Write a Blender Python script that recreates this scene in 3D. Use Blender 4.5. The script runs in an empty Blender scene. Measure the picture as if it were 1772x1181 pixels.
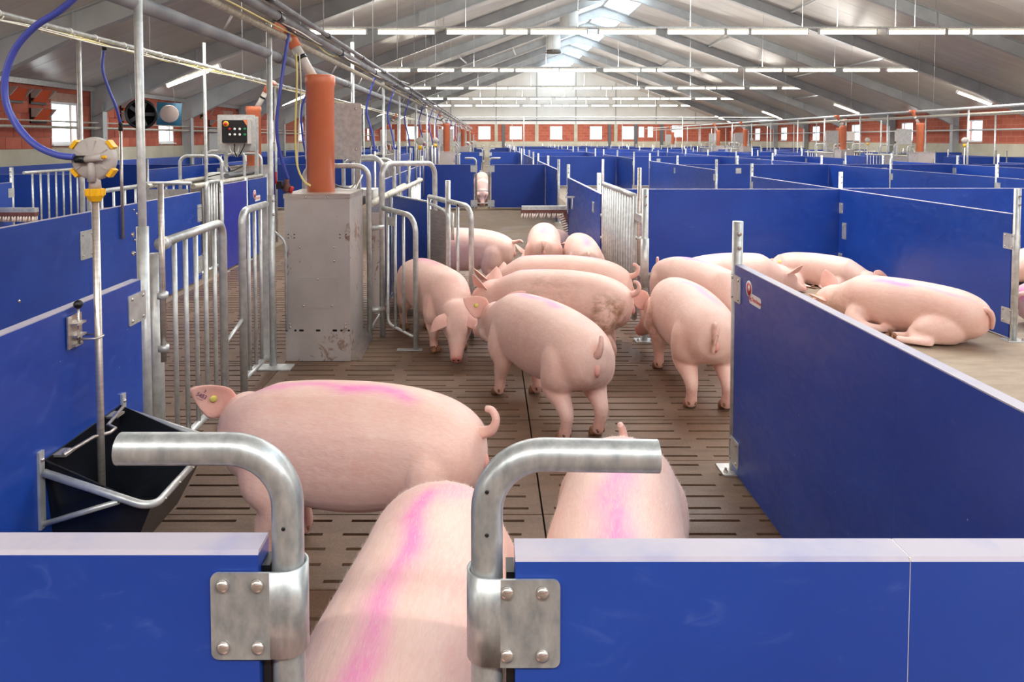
import bpy, bmesh, math, random
from mathutils import Vector, Matrix, noise as mnoise
PI = math.pi
random.seed(7)
S = bpy.context.scene
COL = S.collection

# ------------------------------------------------------------------ camera
cd = bpy.data.cameras.new('camera')
cam = bpy.data.objects.new('camera', cd)
COL.objects.link(cam)
cam.location = (0, 0, 1.67)
cam.rotation_euler = (math.radians(90 - 2.4), 0, 0)
cd.sensor_fit = 'HORIZONTAL'
cd.sensor_width = 36.0
cd.lens = 1250.0 / 1772.0 * 36.0
cd.shift_x = (886 - 846) / 1772.0
cd.shift_y = (240 + 1250 * math.tan(math.radians(2.4)) - 590.5) / 1772.0
cd.clip_start = 0.05
cd.clip_end = 400
S.camera = cam

# ------------------------------------------------------------------ world (overcast daylight)
w = bpy.data.worlds.new('world')
S.world = w
w.use_nodes = True
bg = w.node_tree.nodes['Background']
bg.inputs[0].default_value = (0.90, 0.95, 1.0, 1)
bg.inputs[1].default_value = 4.8
LAMP_W = 53.0          # watts of one 1.5 m tube lamp
UP_W = 22.0            # the part of it that leaves upwards
TUBE_E = 14.0          # brightness of the tube itself

S.view_settings.view_transform = 'Standard'
S.view_settings.look = 'None'
S.view_settings.gamma = 1.0
S.view_settings.use_curve_mapping = False
S.view_settings.exposure = 0.17

# ------------------------------------------------------------------ material helpers
def srgb(r, g, b):
    f = lambda c: (c / 255.0 / 12.92) if c / 255.0 <= 0.04045 else ((c / 255.0 + 0.055) / 1.055) ** 2.4
    return (f(r), f(g), f(b), 1.0)

def new_mat(name, col, rough=0.5, metal=0.0, spec=0.5):
    m = bpy.data.materials.new(name)
    m.use_nodes = True
    nt = m.node_tree
    b = nt.nodes['Principled BSDF']
    b.inputs['Base Color'].default_value = col
    b.inputs['Roughness'].default_value = rough
    b.inputs['Metallic'].default_value = metal
    b.inputs['Specular IOR Level'].default_value = spec
    return m, nt, b

def node(nt, typ, **kw):
    n = nt.nodes.new(typ)
    for k, v in kw.items():
        setattr(n, k, v)
    return n

def noise_tex(nt, scale, detail=4, rough=0.55, vec_scale=None, coord='Object', dist=0.0):
    tc = node(nt, 'ShaderNodeTexCoord')
    n = node(nt, 'ShaderNodeTexNoise')
    n.inputs['Scale'].default_value = scale
    n.inputs['Detail'].default_value = detail
    n.inputs['Roughness'].default_value = rough
    n.inputs['Distortion'].default_value = dist
    src = tc.outputs[coord]
    if vec_scale:
        mp = node(nt, 'ShaderNodeMapping')
        mp.inputs['Scale'].default_value = vec_scale
        nt.links.new(src, mp.inputs['Vector'])
        src = mp.outputs['Vector']
    nt.links.new(src, n.inputs['Vector'])
    return n.outputs['Fac']

def world_noise(nt, scale, detail=4, rough=0.55, vec_scale=(1, 1, 1), dist=0.0):
    g = node(nt, 'ShaderNodeNewGeometry')
    n = node(nt, 'ShaderNodeTexNoise')
    n.inputs['Scale'].default_value = scale
    n.inputs['Detail'].default_value = detail
    n.inputs['Roughness'].default_value = rough
    n.inputs['Distortion'].default_value = dist
    mp = node(nt, 'ShaderNodeMapping')
    mp.inputs['Scale'].default_value = vec_scale
    nt.links.new(g.outputs['Position'], mp.inputs['Vector'])
    nt.links.new(mp.outputs['Vector'], n.inputs['Vector'])
    return n.outputs['Fac']

def ramp(nt, fac, stops):
    r = node(nt, 'ShaderNodeValToRGB')
    e = r.color_ramp.elements
    e[0].position, e[0].color = stops[0]
    e[1].position, e[1].color = stops[-1]
    for p, c in stops[1:-1]:
        x = e.new(p)
        x.color = c
    nt.links.new(fac, r.inputs['Fac'])
    return r.outputs['Color']

def mix(nt, fac, a, b):
    m = node(nt, 'ShaderNodeMix', data_type='RGBA')
    for inp, v in ((m.inputs['Factor'], fac), (m.inputs['A'], a), (m.inputs['B'], b)):
        if isinstance(v, (tuple, float, int)):
            inp.default_value = v
        else:
            nt.links.new(v, inp)
    return m.outputs['Result']

def grey(v):
    return (v, v, v, 1)

def bump(nt, b, height, strength=0.2, dist=0.01):
    n = node(nt, 'ShaderNodeBump')
    n.inputs['Strength'].default_value = strength
    n.inputs['Distance'].default_value = dist
    nt.links.new(height, n.inputs['Height'])
    nt.links.new(n.outputs['Normal'], b.inputs['Normal'])

def two_tone(name, c1, c2, scale, rough=0.5, metal=0.0, lo=0.35, hi=0.65, bump_s=0.0, vec=None, detail=4, spec=0.5):
    m, nt, b = new_mat(name, c1, rough, metal, spec)
    f = noise_tex(nt, scale, detail, vec_scale=vec)
    nt.links.new(ramp(nt, f, [(lo, c1), (hi, c2)]), b.inputs['Base Color'])
    if bump_s:
        bump(nt, b, f, bump_s, 0.004)
    return m

M = {}
M['galv'] = two_tone('galvanised_steel', srgb(188, 190, 189), srgb(214, 216, 214), 22, 0.40, 0.55, bump_s=0.03, detail=8)
M['galv_near'] = two_tone('galvanised_steel_worn', srgb(152, 159, 164), srgb(204, 208, 208), 55, 0.36, 0.6, 0.28, 0.72, 0.06, (1, 1, 0.5), 9)
M['galv_dirty'] = two_tone('galvanised_steel_dusty', srgb(176, 170, 155), srgb(208, 205, 194), 30, 0.55, 0.3, bump_s=0.05, detail=7)
M['bolt'] = new_mat('bolt_steel', srgb(198, 192, 186), 0.25, 0.8)[0]
M['inox'] = two_tone('brushed_stainless', srgb(190, 180, 172), srgb(212, 204, 197), 9, 0.30, 0.75, vec=(1, 1, 8))
M['truss'] = two_tone('grey_painted_steel', srgb(168, 173, 176), srgb(186, 190, 191), 1.5, 0.5, 0.1)
M['ceil'] = two_tone('ceiling_sheet', srgb(196, 190, 184), srgb(208, 203, 196), 1.2, 0.32, 0.25, vec=(0.15, 2, 1))
M['gable'] = two_tone('white_gable_sheet', srgb(222, 222, 218), srgb(232, 232, 228), 0.7, 0.5)
M['gable_seam'] = new_mat('gable_seam', srgb(176, 178, 176), 0.6)[0]
M['concrete_base'] = two_tone('plinth_concrete', srgb(178, 172, 152), srgb(196, 191, 172), 1.4, 0.8)
M['orange'] = two_tone('orange_plastic_pipe', srgb(220, 122, 86), srgb(228, 132, 94), 5, 0.32)
M['orange_dark'] = new_mat('orange_flap', srgb(206, 84, 38), 0.45)[0]
M['white_pl'] = new_mat('white_plastic', srgb(225, 223, 218), 0.4)[0]
M['clear_tube'] = two_tone('milky_tube', srgb(205, 196, 186), srgb(224, 219, 212), 14, 0.3, vec=(1, 1, 0.3))
M['grey_pl'] = new_mat('grey_plastic', srgb(188, 180, 174), 0.45)[0]
M['grey_pipe'] = two_tone('grey_feed_pipe', srgb(132, 134, 140), srgb(160, 161, 164), 5, 0.28)
M['dark_pipe'] = new_mat('dark_grey_pipe', srgb(96, 98, 102), 0.35)[0]
M['yellow'] = new_mat('yellow_plastic', srgb(247, 186, 28), 0.38)[0]
M['cable'] = new_mat('yellow_cable', srgb(226, 210, 130), 0.45)[0]
M['cable_w'] = new_mat('white_cable', srgb(222, 218, 205), 0.45)[0]
M['hose'] = new_mat('blue_hose', srgb(72, 84, 178), 0.28)[0]
M['black'] = new_mat('black_plastic', srgb(24, 25, 28), 0.32)[0]
M['black_trough'] = two_tone('black_trough', srgb(14, 16, 22), srgb(30, 33, 40), 6, 0.28)
M['water'] = new_mat('trough_water', srgb(30, 34, 40), 0.06)[0]
M['red'] = new_mat('red_plastic', srgb(200, 40, 38), 0.4)[0]
M['green'] = new_mat('green_plastic', srgb(30, 140, 80), 0.4)[0]
M['white_btn'] = new_mat('white_button', srgb(235, 235, 232), 0.4)[0]
M['brush_w'] = new_mat('brush_bristle', srgb(226, 206, 196), 0.7)[0]
M['brush_b'] = two_tone('brush_back', srgb(92, 52, 48), srgb(120, 76, 68), 20, 0.6)
M['pit'] = new_mat('slurry_pit', srgb(26, 22, 18), 0.7)[0]
M['win_frame'] = new_mat('white_window_frame', srgb(238, 238, 238), 0.4)[0]
M['mortar'] = two_tone('mortar', srgb(176, 140, 124), srgb(190, 158, 142), 6, 0.9)
M['lamp_body'] = new_mat('lamp_housing', srgb(214, 212, 205), 0.4)[0]
M['fan_blue'] = new_mat('fan_housing_blue', srgb(66, 132, 164), 0.4)[0]
M['duct'] = two_tone('duct_white', srgb(222, 224, 222), srgb(208, 212, 212), 2, 0.45)
M['duct_in'] = new_mat('duct_dark_ring', srgb(96, 92, 84), 0.6)[0]  # plain dark grey for the ring at the duct's lower end
M['sticker_w'] = new_mat('sticker_white', srgb(240, 236, 236), 0.4)[0]
M['sticker_r'] = new_mat('sticker_red', srgb(206, 48, 52), 0.4)[0]
M['ink'] = new_mat('violet_ink', srgb(96, 62, 110), 0.6)[0]
M['tag'] = new_mat('ear_tag_yellow', srgb(222, 210, 110), 0.45)[0]

# blue recycled-plastic board with scuffs
def blue_mat(name, c1, c2):
    m, nt, b = new_mat(name, c1, 0.34)
    f = noise_tex(nt, 1.6, 5)
    base = ramp(nt, f, [(0.3, c1), (0.75, c2)])
    sc = noise_tex(nt, 7.0, 8, 0.62, (1.0, 1.0, 2.2), dist=1.5)
    k = ramp(nt, sc, [(0.60, grey(0.0)), (0.80, grey(0.22))])
    col = mix(nt, k, base, srgb(120, 140, 205))
    v = node(nt, 'ShaderNodeTexVoronoi')
    v.inputs['Scale'].default_value = 9
    tc = node(nt, 'ShaderNodeTexCoord')
    nt.links.new(tc.outputs['Object'], v.inputs['Vector'])
    sp = ramp(nt, v.outputs['Distance'], [(0.016, grey(0.75)), (0.024, grey(0.0))])
    col = mix(nt, sp, col, srgb(190, 200, 230))
    nt.links.new(col, b.inputs['Base Color'])
    nt.links.new(ramp(nt, sc, [(0.4, grey(0.30)), (0.8, grey(0.55))]), b.inputs['Roughness'])
    return m
M['blue'] = blue_mat('blue_plastic_board', srgb(25, 61, 150), srgb(31, 73, 167))
M['navy'] = blue_mat('violet_blue_board', srgb(44, 50, 150), srgb(50, 56, 160))
M['strip'] = two_tone('pale_cut_edge', srgb(176, 170, 184), srgb(140, 144, 184), 7, 0.45, 0, 0.45, 0.8, vec=(1, 1, 1), detail=7)
M['seam'] = new_mat('pale_seam', srgb(120, 150, 215), 0.5)[0]

# feeder sheet steel with rust
def inox_rust():
    m, nt, b = new_mat('stained_stainless', srgb(180, 172, 165), 0.36, 0.4)
    f = noise_tex(nt, 3.0, 5)
    base = ramp(nt, f, [(0.3, srgb(184, 175, 171)), (0.7, srgb(204, 195, 191))])
    r1 = noise_tex(nt, 11.0, 9, 0.68, (1, 1, 0.8), dist=2.0)
    r2 = noise_tex(nt, 2.6, 3)
    g = node(nt, 'ShaderNodeMath', operation='MULTIPLY')
    nt.links.new(r1, g.inputs[0])
    nt.links.new(r2, g.inputs[1])
    k = ramp(nt, g.outputs[0], [(0.315, grey(0)), (0.36, grey(0.75))])
    nt.links.new(mix(nt, k, base, srgb(122, 78, 48)), b.inputs['Base Color'])
    nt.links.new(ramp(nt, k, [(0, grey(0.33)), (1, grey(0.8))]), b.inputs['Roughness'])
    nt.links.new(ramp(nt, k, [(0, grey(0.4)), (1, grey(0.05))]), b.inputs['Metallic'])
    return m
M['inox_rust'] = inox_rust()

def floor_mat(name, a, bcol, c, wetlo, rough=(0.35, 0.75)):
    m, nt, b = new_mat(name, a, 0.6)
    f1 = world_noise(nt, 0.9, 5, 0.6, (1, 1, 1), 0.6)
    f2 = world_noise(nt, 7, 8, 0.65, (0.45, 1.3, 1), 0.4)
    f3 = world_noise(nt, 120, 4, 0.7)
    base = ramp(nt, f1, [(0.32, a), (0.5, bcol), (0.68, c)])
    k = ramp(nt, f2, [(0.4, grey(0)), (0.75, grey(0.6))])
    col = mix(nt, k, base, tuple(x * 0.55 for x in a[:3]) + (1,))
    k3 = ramp(nt, f3, [(0.45, grey(0)), (0.75, grey(0.4))])
    col = mix(nt, k3, col, tuple(min(1, x * 1.5) for x in c[:3]) + (1,))
    nt.links.new(col, b.inputs['Base Color'])
    nt.links.new(ramp(nt, f1, [(0.35, grey(rough[0])), (0.65, grey(rough[1]))]), b.inputs['Roughness'])
    bump(nt, b, f3, 0.25, 0.003)
    return m
M['slab'] = floor_mat('slatted_concrete', srgb(90, 65, 48), srgb(117, 89, 69), srgb(124, 104, 87), 0.4)
M['lying'] = floor_mat('lying_area_concrete', srgb(138, 115, 95), srgb(154, 134, 114), srgb(164, 148, 130), 0.4, (0.45, 0.8))
M['dung'] = floor_mat('dirty_alley_floor', srgb(96, 76, 54), srgb(114, 92, 68), srgb(128, 108, 84), 0.4, (0.5, 0.9))

# brick wall seen from afar: courses by texture
def brick_far():
    m, nt, b = new_mat('red_block_wall', srgb(186, 92, 66), 0.85)
    g = node(nt, 'ShaderNodeNewGeometry')
    sep = node(nt, 'ShaderNodeSeparateXYZ')
    nt.links.new(g.outputs['Position'], sep.inputs[0])
    ad = node(nt, 'ShaderNodeMath', operation='ADD')
    nt.links.new(sep.outputs['X'], ad.inputs[0])
    nt.links.new(sep.outputs['Y'], ad.inputs[1])
    cmb = node(nt, 'ShaderNodeCombineXYZ')
    nt.links.new(ad.outputs[0], cmb.inputs['X'])
    nt.links.new(sep.outputs['Z'], cmb.inputs['Y'])
    br = node(nt, 'ShaderNodeTexBrick')
    br.inputs['Color1'].default_value = srgb(182, 100, 78)
    br.inputs['Color2'].default_value = srgb(168, 86, 66)
    br.inputs['Mortar'].default_value = srgb(200, 140, 118)
    br.inputs['Scale'].default_value = 1.0
    br.inputs['Mortar Size'].default_value = 0.007
    br.inputs['Brick Width'].default_value = 0.5
    br.inputs['Row Height'].default_value = 0.25
    nt.links.new(cmb.outputs[0], br.inputs['Vector'])
    nt.links.new(br.outputs['Color'], b.inputs['Base Color'])
    return m
M['brick_far'] = brick_far()
M['brick'] = two_tone('red_clay_block', srgb(178, 92, 72), srgb(190, 106, 84), 3, 0.85, 0, bump_s=0.1)
M['brick2'] = two_tone('dark_red_clay_block', srgb(164, 80, 62), srgb(178, 94, 74), 3, 0.85, 0, bump_s=0.1)

def glass_mat():
    m = bpy.data.materials.new('window_glass')
    m.use_nodes = True
    nt = m.node_tree
    nt.nodes.clear()
    o = node(nt, 'ShaderNodeOutputMaterial')
    t = node(nt, 'ShaderNodeBsdfTransparent')
    t.inputs[0].default_value = (0.92, 0.95, 0.96, 1)
    gl = node(nt, 'ShaderNodeBsdfGlossy')
    gl.inputs['Roughness'].default_value = 0.03
    mx = node(nt, 'ShaderNodeMixShader')
    mx.inputs[0].default_value = 0.06
    nt.links.new(t.outputs[0], mx.inputs[1])
    nt.links.new(gl.outputs[0], mx.inputs[2])
    nt.links.new(mx.outputs[0], o.inputs[0])
    return m
M['glass'] = glass_mat()
def skylight_mat():
    m = bpy.data.materials.new('milky_skylight_sheet')
    m.use_nodes = True
    nt = m.node_tree
    nt.nodes.clear()
    o = node(nt, 'ShaderNodeOutputMaterial')
    t = node(nt, 'ShaderNodeBsdfTransparent')
    t.inputs[0].default_value = (0.9, 0.94, 0.96, 1)
    d = node(nt, 'ShaderNodeBsdfTranslucent')
    d.inputs[0].default_value = (0.9, 0.94, 0.96, 1)
    mx = node(nt, 'ShaderNodeMixShader')
    mx.inputs[0].default_value = 0.5
    nt.links.new(t.outputs[0], mx.inputs[1])
    nt.links.new(d.outputs[0], mx.inputs[2])
    nt.links.new(mx.outputs[0], o.inputs[0])
    return m
M['skylight'] = skylight_mat()

def emit_mat(name, col, s):
    m, nt, b = new_mat(name, col, 0.4)
    b.inputs['Emission Color'].default_value = col
    b.inputs['Emission Strength'].default_value = s
    return m
M['tube_light'] = emit_mat('lit_tube', (1.0, 0.94, 0.80, 1), TUBE_E)

# pig skin: pink, faint hair relief, sprayed stripe, mud
def skin_mat():
    m, nt, b = new_mat('pig_skin', srgb(236, 196, 178), 0.48)
    f = noise_tex(nt, 3.2, 4)
    base = ramp(nt, f, [(0.3, srgb(230, 182, 169)), (0.7, srgb(238, 200, 186))])
    hair = noise_tex(nt, 1.0, 6, 0.6, (26, 130, 70), dist=0.7)
    hk = ramp(nt, hair, [(0.42, grey(0.0)), (0.72, grey(0.45))])
    base = mix(nt, hk, base, srgb(243, 216, 202))
    at = lambda n: node(nt, 'ShaderNodeAttribute', attribute_name=n).outputs['Fac']
    rdn = noise_tex(nt, 4.5, 6, 0.65)
    base = mix(nt, ramp(nt, rdn, [(0.52, grey(0.0)), (0.75, grey(0.5))]), base, srgb(226, 160, 146))
    base = mix(nt, at('pink'), base, srgb(226, 150, 138))
    mud_n = noise_tex(nt, 16, 8, 0.7, (0.6, 1.4, 1))
    mk = ramp(nt, mud_n, [(0.42, grey(0.0)), (0.62, grey(1.0))])
    mu = node(nt, 'ShaderNodeMath', operation='MULTIPLY')
    nt.links.new(at('mud'), mu.inputs[0])
    nt.links.new(mk, mu.inputs[1])
    base = mix(nt, mu.outputs[0], base, srgb(160, 118, 88))
    sn = noise_tex(nt, 11, 7, 0.65, (0.35, 1.2, 1))
    sk = ramp(nt, sn, [(0.25, grey(0.35)), (0.6, grey(1.0))])
    su = node(nt, 'ShaderNodeMath', operation='MULTIPLY')
    nt.links.new(at('stripe'), su.inputs[0])
    nt.links.new(sk, su.inputs[1])
    base = mix(nt, su.outputs[0], base, srgb(238, 112, 190))
    nt.links.new(base, b.inputs['Base Color'])
    b.inputs['Subsurface Weight'].default_value = 0.0
    b.inputs['Subsurface Radius'].default_value = (0.02, 0.008, 0.005)
    b.inputs['Subsurface Scale'].default_value = 0.5
    b.inputs['Sheen Weight'].default_value = 0.15
    b.inputs['Sheen Roughness'].default_value = 0.4
    fl = noise_tex(nt, 7.0, 3)
    bl = node(nt, 'ShaderNodeBump')
    bl.inputs['Strength'].default_value = 0.35
    bl.inputs['Distance'].default_value = 0.012
    nt.links.new(fl, bl.inputs['Height'])
    bh = node(nt, 'ShaderNodeBump')
    bh.inputs['Strength'].default_value = 0.3
    bh.inputs['Distance'].default_value = 0.004
    nt.links.new(hair, bh.inputs['Height'])
    nt.links.new(bl.outputs['Normal'], bh.inputs['Normal'])
    nt.links.new(bh.outputs['Normal'], b.inputs['Normal'])
    return m
M['skin'] = skin_mat()
M['bristle'] = new_mat('pale_bristle', srgb(246, 226, 212), 0.45)[0]
M['hoof'] = two_tone('pig_hoof', srgb(112, 76, 54), srgb(160, 112, 80), 25, 0.6)
M['eye'] = new_mat('pig_eye', srgb(38, 24, 22), 0.15)[0]
M['snout'] = two_tone('snout_disc', srgb(222, 140, 130), srgb(232, 160, 148), 20, 0.4)

# ------------------------------------------------------------------ mesh helpers
class MB:
    """collects shapes, in world coordinates, for ONE mesh object"""
    def __init__(s):
        s.v = []; s.f = []; s.sm = []; s.mi = []
    def add(s, vs, fs, smooth=False, mi=0):
        o = len(s.v)
        s.v += [tuple(p) for p in vs]
        for f in fs:
            s.f.append(tuple(i + o for i in f)); s.sm.append(smooth); s.mi.append(mi)
        return s
    def box(s, x0, x1, y0, y1, z0, z1, mi=0):
        x0, x1 = min(x0, x1), max(x0, x1); y0, y1 = min(y0, y1), max(y0, y1); z0, z1 = min(z0, z1), max(z0, z1)
        return s.add([(x0, y0, z0), (x1, y0, z0), (x1, y1, z0), (x0, y1, z0), (x0, y0, z1), (x1, y0, z1), (x1, y1, z1), (x0, y1, z1)],
                     [(0, 3, 2, 1), (4, 5, 6, 7), (0, 1, 5, 4), (1, 2, 6, 5), (2, 3, 7, 6), (3, 0, 4, 7)], False, mi)
    def bar(s, a, b, wd, ht, mi=0, up=(0, 0, 1)):
        """rectangular bar from a to b: width wd sideways, ht along up"""
        a, b = Vector(a), Vector(b)
        d = (b - a).normalized(); u = Vector(up)
        if abs(d.dot(u)) > 0.98: u = Vector((0, 1, 0))
        r = d.cross(u).normalized(); u = r.cross(d).normalized()
        vs = []
        for p in (a, b):
            for i, j in ((-1, -1), (1, -1), (1, 1), (-1, 1)):
                vs.append(p + r * (i * wd / 2) + u * (j * ht / 2))
        return s.add(vs, [(0, 1, 2, 3), (7, 6, 5, 4), (0, 4, 5, 1), (1, 5, 6, 2), (2, 6, 7, 3), (3, 7, 4, 0)], False, mi)
    def prism(s, poly, axis, lo, hi, mi=0):
        """extrude a 2-D polygon along axis 'x','y' or 'z' (poly in the other two, in order)"""
        def P(u, w_, t):
            return {'x': (t, u, w_), 'y': (u, t, w_), 'z': (u, w_, t)}[axis]
        n = len(poly)
        vs = [P(u, w_, lo) for u, w_ in poly] + [P(u, w_, hi) for u, w_ in poly]
        fs = [tuple(range(n))[::-1], tuple(range(n, 2 * n))] + [(i, (i + 1) % n, n + (i + 1) % n, n + i) for i in range(n)]
        return s.add(vs, fs, False, mi)
    def tube(s, pts, r, n=10, fillet=0.0, seg=5, mi=0, caps=True):
        pts = [Vector(p) for p in pts]
        rs = list(r) if isinstance(r, (list, tuple)) else None
        if fillet > 0 and len(pts) > 2:
            out = [pts[0]]
            for i in range(1, len(pts) - 1):
                p, a, b = pts[i], pts[i - 1], pts[i + 1]
                d1, d2 = (a - p), (b - p)
                k = min(fillet, d1.length * 0.49, d2.length * 0.49)
                q1, q2 = p + d1.normalized() * k, p + d2.normalized() * k
                # circular-looking quadratic-cubic blend
                for j in range(seg + 1):
                    t = j / seg
                    c1, c2 = q1.lerp(p, 0.56), q2.lerp(p, 0.56)
                    out.append(q1 * (1 - t) ** 3 + c1 * 3 * t * (1 - t) ** 2 + c2 * 3 * t * t * (1 - t) + q2 * t ** 3)
            out.append(pts[-1])
            pts = out
        m = len(pts)
        t0 = (pts[1] - pts[0]).normalized()
        u = t0.orthogonal().normalized()
        if abs(t0.z) < 0.9: u = (Vector((0, 0, 1)) - t0 * t0.z).normalized()
        vs, fs = [], []
        prev = t0
        for i in range(m):
            if i == 0: t = t0
            elif i == m - 1: t = (pts[-1] - pts[-2]).normalized()
            else:
                t = (pts[i + 1] - pts[i]).normalized() + (pts[i] - pts[i - 1]).normalized()
                t = t.normalized() if t.length > 1e-6 else prev
            q = prev.rotation_difference(t)
            u = (q @ u); u = (u - t * u.dot(t)).normalized()
            prev = t
            w_ = t.cross(u)
            rr = rs[i] if rs else r
            for k in range(n):
                a = 2 * PI * k / n
                vs.append(pts[i] + (u * math.cos(a) + w_ * math.sin(a)) * rr)
        for i in range(m - 1):
            for k in range(n):
                a, b = i * n + k, i * n + (k + 1) % n
                fs.append((a, b, b + n, a + n))
        s.add(vs, fs, True, mi)
        if caps:
            o = len(s.v) - m * n
            s.f.append(tuple(o + k for k in range(n))[::-1]); s.sm.append(False); s.mi.append(mi)
            s.f.append(tuple(o + (m - 1) * n + k for k in range(n))); s.sm.append(False); s.mi.append(mi)
        return s
    def lathe(s, prof, origin, axis, n=16, mi=0, smooth=True):
        """prof: [(radius, distance along axis)]"""
        o = Vector(origin); t = Vector(axis).normalized(); u = t.orthogonal().normalized(); w_ = t.cross(u)
        vs, fs = [], []
        for r, h in prof:
            for k in range(n):
                a = 2 * PI * k / n
                vs.append(o + t * h + (u * math.cos(a) + w_ * math.sin(a)) * max(r, 1e-4))
        for i in range(len(prof) - 1):
            for k in range(n):
                a, b = i * n + k, i * n + (k + 1) % n
                fs.append((a, b, b + n, a + n))
        fs.append(tuple(range(n))[::-1]); L = (len(prof) - 1) * n
        fs.append(tuple(L + k for k in range(n)))
        return s.add(vs, fs, smooth, mi)
    def dome(s, c, axis, r, h, n=12, mi=0):
        return s.lathe([(r, 0), (r * 0.95, h * 0.35), (r * 0.72, h * 0.72), (r * 0.38, h * 0.93), (0.0005, h)], c, axis, n, mi)
    def plate(s, c, r_axis, u_axis, w_, h, th, rad=0.008, mi=0):
        """rounded-corner plate centred at c; thickness along r x u"""
        c, R, U = Vector(c), Vector(r_axis).normalized(), Vector(u_axis).normalized()
        N = R.cross(U)
        poly = []
        for sx, sy, a0 in ((1, 1, 0), (-1, 1, 90), (-1, -1, 180), (1, -1, 270)):
            for k in range(4):
                a = math.radians(a0 + 30 * k)
                poly.append((sx * (w_ / 2 - rad) + rad * math.cos(a), sy * (h / 2 - rad) + rad * math.sin(a)))
        n = len(poly)
        vs = [c + R * x + U * y - N * th / 2 for x, y in poly] + [c + R * x + U * y + N * th / 2 for x, y in poly]
        return s.add(vs, [tuple(range(n))[::-1], tuple(range(n, 2 * n))] + [(i, (i + 1) % n, n + (i + 1) % n, n + i) for i in range(n)], False, mi)
    def build(s, name, mat, parent=None, origin=None):
        mats = mat if isinstance(mat, (list, tuple)) else [mat]
        if parent is not None:
            o = Vector(parent.get('_o', (0, 0, 0)))
        elif origin is not None:
            o = Vector(origin)
        else:
            xs = [p[0] for p in s.v]; ys = [p[1] for p in s.v]; zs = [p[2] for p in s.v]
            o = Vector(((min(xs) + max(xs)) / 2, (min(ys) + max(ys)) / 2, min(zs)))
        me = bpy.data.meshes.new(name)
        me.from_pydata([(p[0] - o.x, p[1] - o.y, p[2] - o.z) for p in s.v], [], s.f)
        for mm in mats: me.materials.append(M[mm] if isinstance(mm, str) else mm)
        me.polygons.foreach_set('use_smooth', s.sm)
        if len(mats) > 1: me.polygons.foreach_set('material_index', s.mi)
        me.update()
        ob = bpy.data.objects.new(name, me)
        COL.objects.link(ob)
        if parent is not None:
            ob.parent = parent
            ob['_o'] = tuple(o)          # same local frame as the parent
        else:
            ob.location = o
            ob['_o'] = tuple(o)
        return ob

def thing(name, label, cat, loc=(0, 0, 0), group=None, kind=None):
    o = bpy.data.objects.new(name, None)
    o.empty_display_size = 0.1
    COL.objects.link(o)
    o.location = loc
    o['_o'] = tuple(loc)
    if label: o['label'] = label
    if cat: o['category'] = cat
    if group: o['group'] = group
    if kind: o['kind'] = kind
    return o

def tag(o, label, cat=None, group=None, kind=None):
    if label: o['label'] = label
    if cat: o['category'] = cat
    if group: o['group'] = group
    if kind: o['kind'] = kind
    return o

def copy_tree(o, loc=None, parent=None):
    c = o.copy(); COL.objects.link(c)
    c.parent = parent
    if loc is not None: c.location = loc
    for ch in o.children: copy_tree(ch, None, c)
    return c

def text_mesh(name, body, size, mat, parent, matrix, extrude=0.0004, align='CENTER'):
    cu = bpy.data.curves.new(name, 'FONT')
    cu.body = body; cu.size = size; cu.extrude = extrude; cu.align_x = align; cu.align_y = 'CENTER'
    cu.resolution_u = 3
    t = bpy.data.objects.new(name, cu); COL.objects.link(t)
    bpy.context.view_layer.update()
    me = bpy.data.meshes.new_from_object(t.evaluated_get(bpy.context.evaluated_depsgraph_get()))
    bpy.data.objects.remove(t); bpy.data.curves.remove(cu)
    me.name = name
    me.materials.clear(); me.materials.append(M[mat])
    o = Vector(parent.get('_o', (0, 0, 0)))
    me.transform(Matrix.Translation(-o) @ matrix)
    ob = bpy.data.objects.new(name, me); COL.objects.link(ob)
    ob.parent = parent
    return ob

CARD = ['one', 'two', 'three', 'four', 'five', 'six', 'seven', 'eight', 'nine', 'ten']
ORD = ['first', 'second', 'third', 'fourth', 'fifth', 'sixth', 'seventh', 'eighth', 'ninth', 'tenth', 'eleventh', 'twelfth', 'thirteenth', 'fourteenth', 'fifteenth', 'sixteenth', 'seventeenth', 'eighteenth', 'nineteenth', 'twentieth']

# ================================================================== THE BUILDING
XL, XR, RX, ZE, ZR = -9.7, 21.6, 5.95, 2.9, 8.64
Y0, Y1 = -8.3, 64.5
SL = (ZR - ZE) / (RX - XL)
def zroof(x): return ZR - SL * abs(x - RX)
TRUSS_Y = [17.7 + 5.2 * k for k in range(-5, 9)]
SKY = 1.4                                       # half width of the ridge skylight

# ---- floors
MB().box(XL, XR, Y0, Y1, -0.6, -0.45).build('floor_pit', 'pit')['kind'] = 'structure'
fl = MB().box(2.0, XR, Y0, Y1, -0.12, 0.0).build('floor_lying_area', 'lying'); fl['kind'] = 'structure'
fl = MB().box(XL, -3.28, Y0, Y1, -0.12, 0.0).build('floor_left_pens', 'lying'); fl['kind'] = 'structure'
fl = MB().box(-3.28, 2.0, 10.716, Y1, -0.12, 0.0).build('floor_alley', 'dung'); fl['kind'] = 'structure'
fl = MB().box(-3.28, 2.0, Y0, 0.446, -0.12, 0.0).build('floor_near', 'slab'); fl['kind'] = 'structure'

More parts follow.
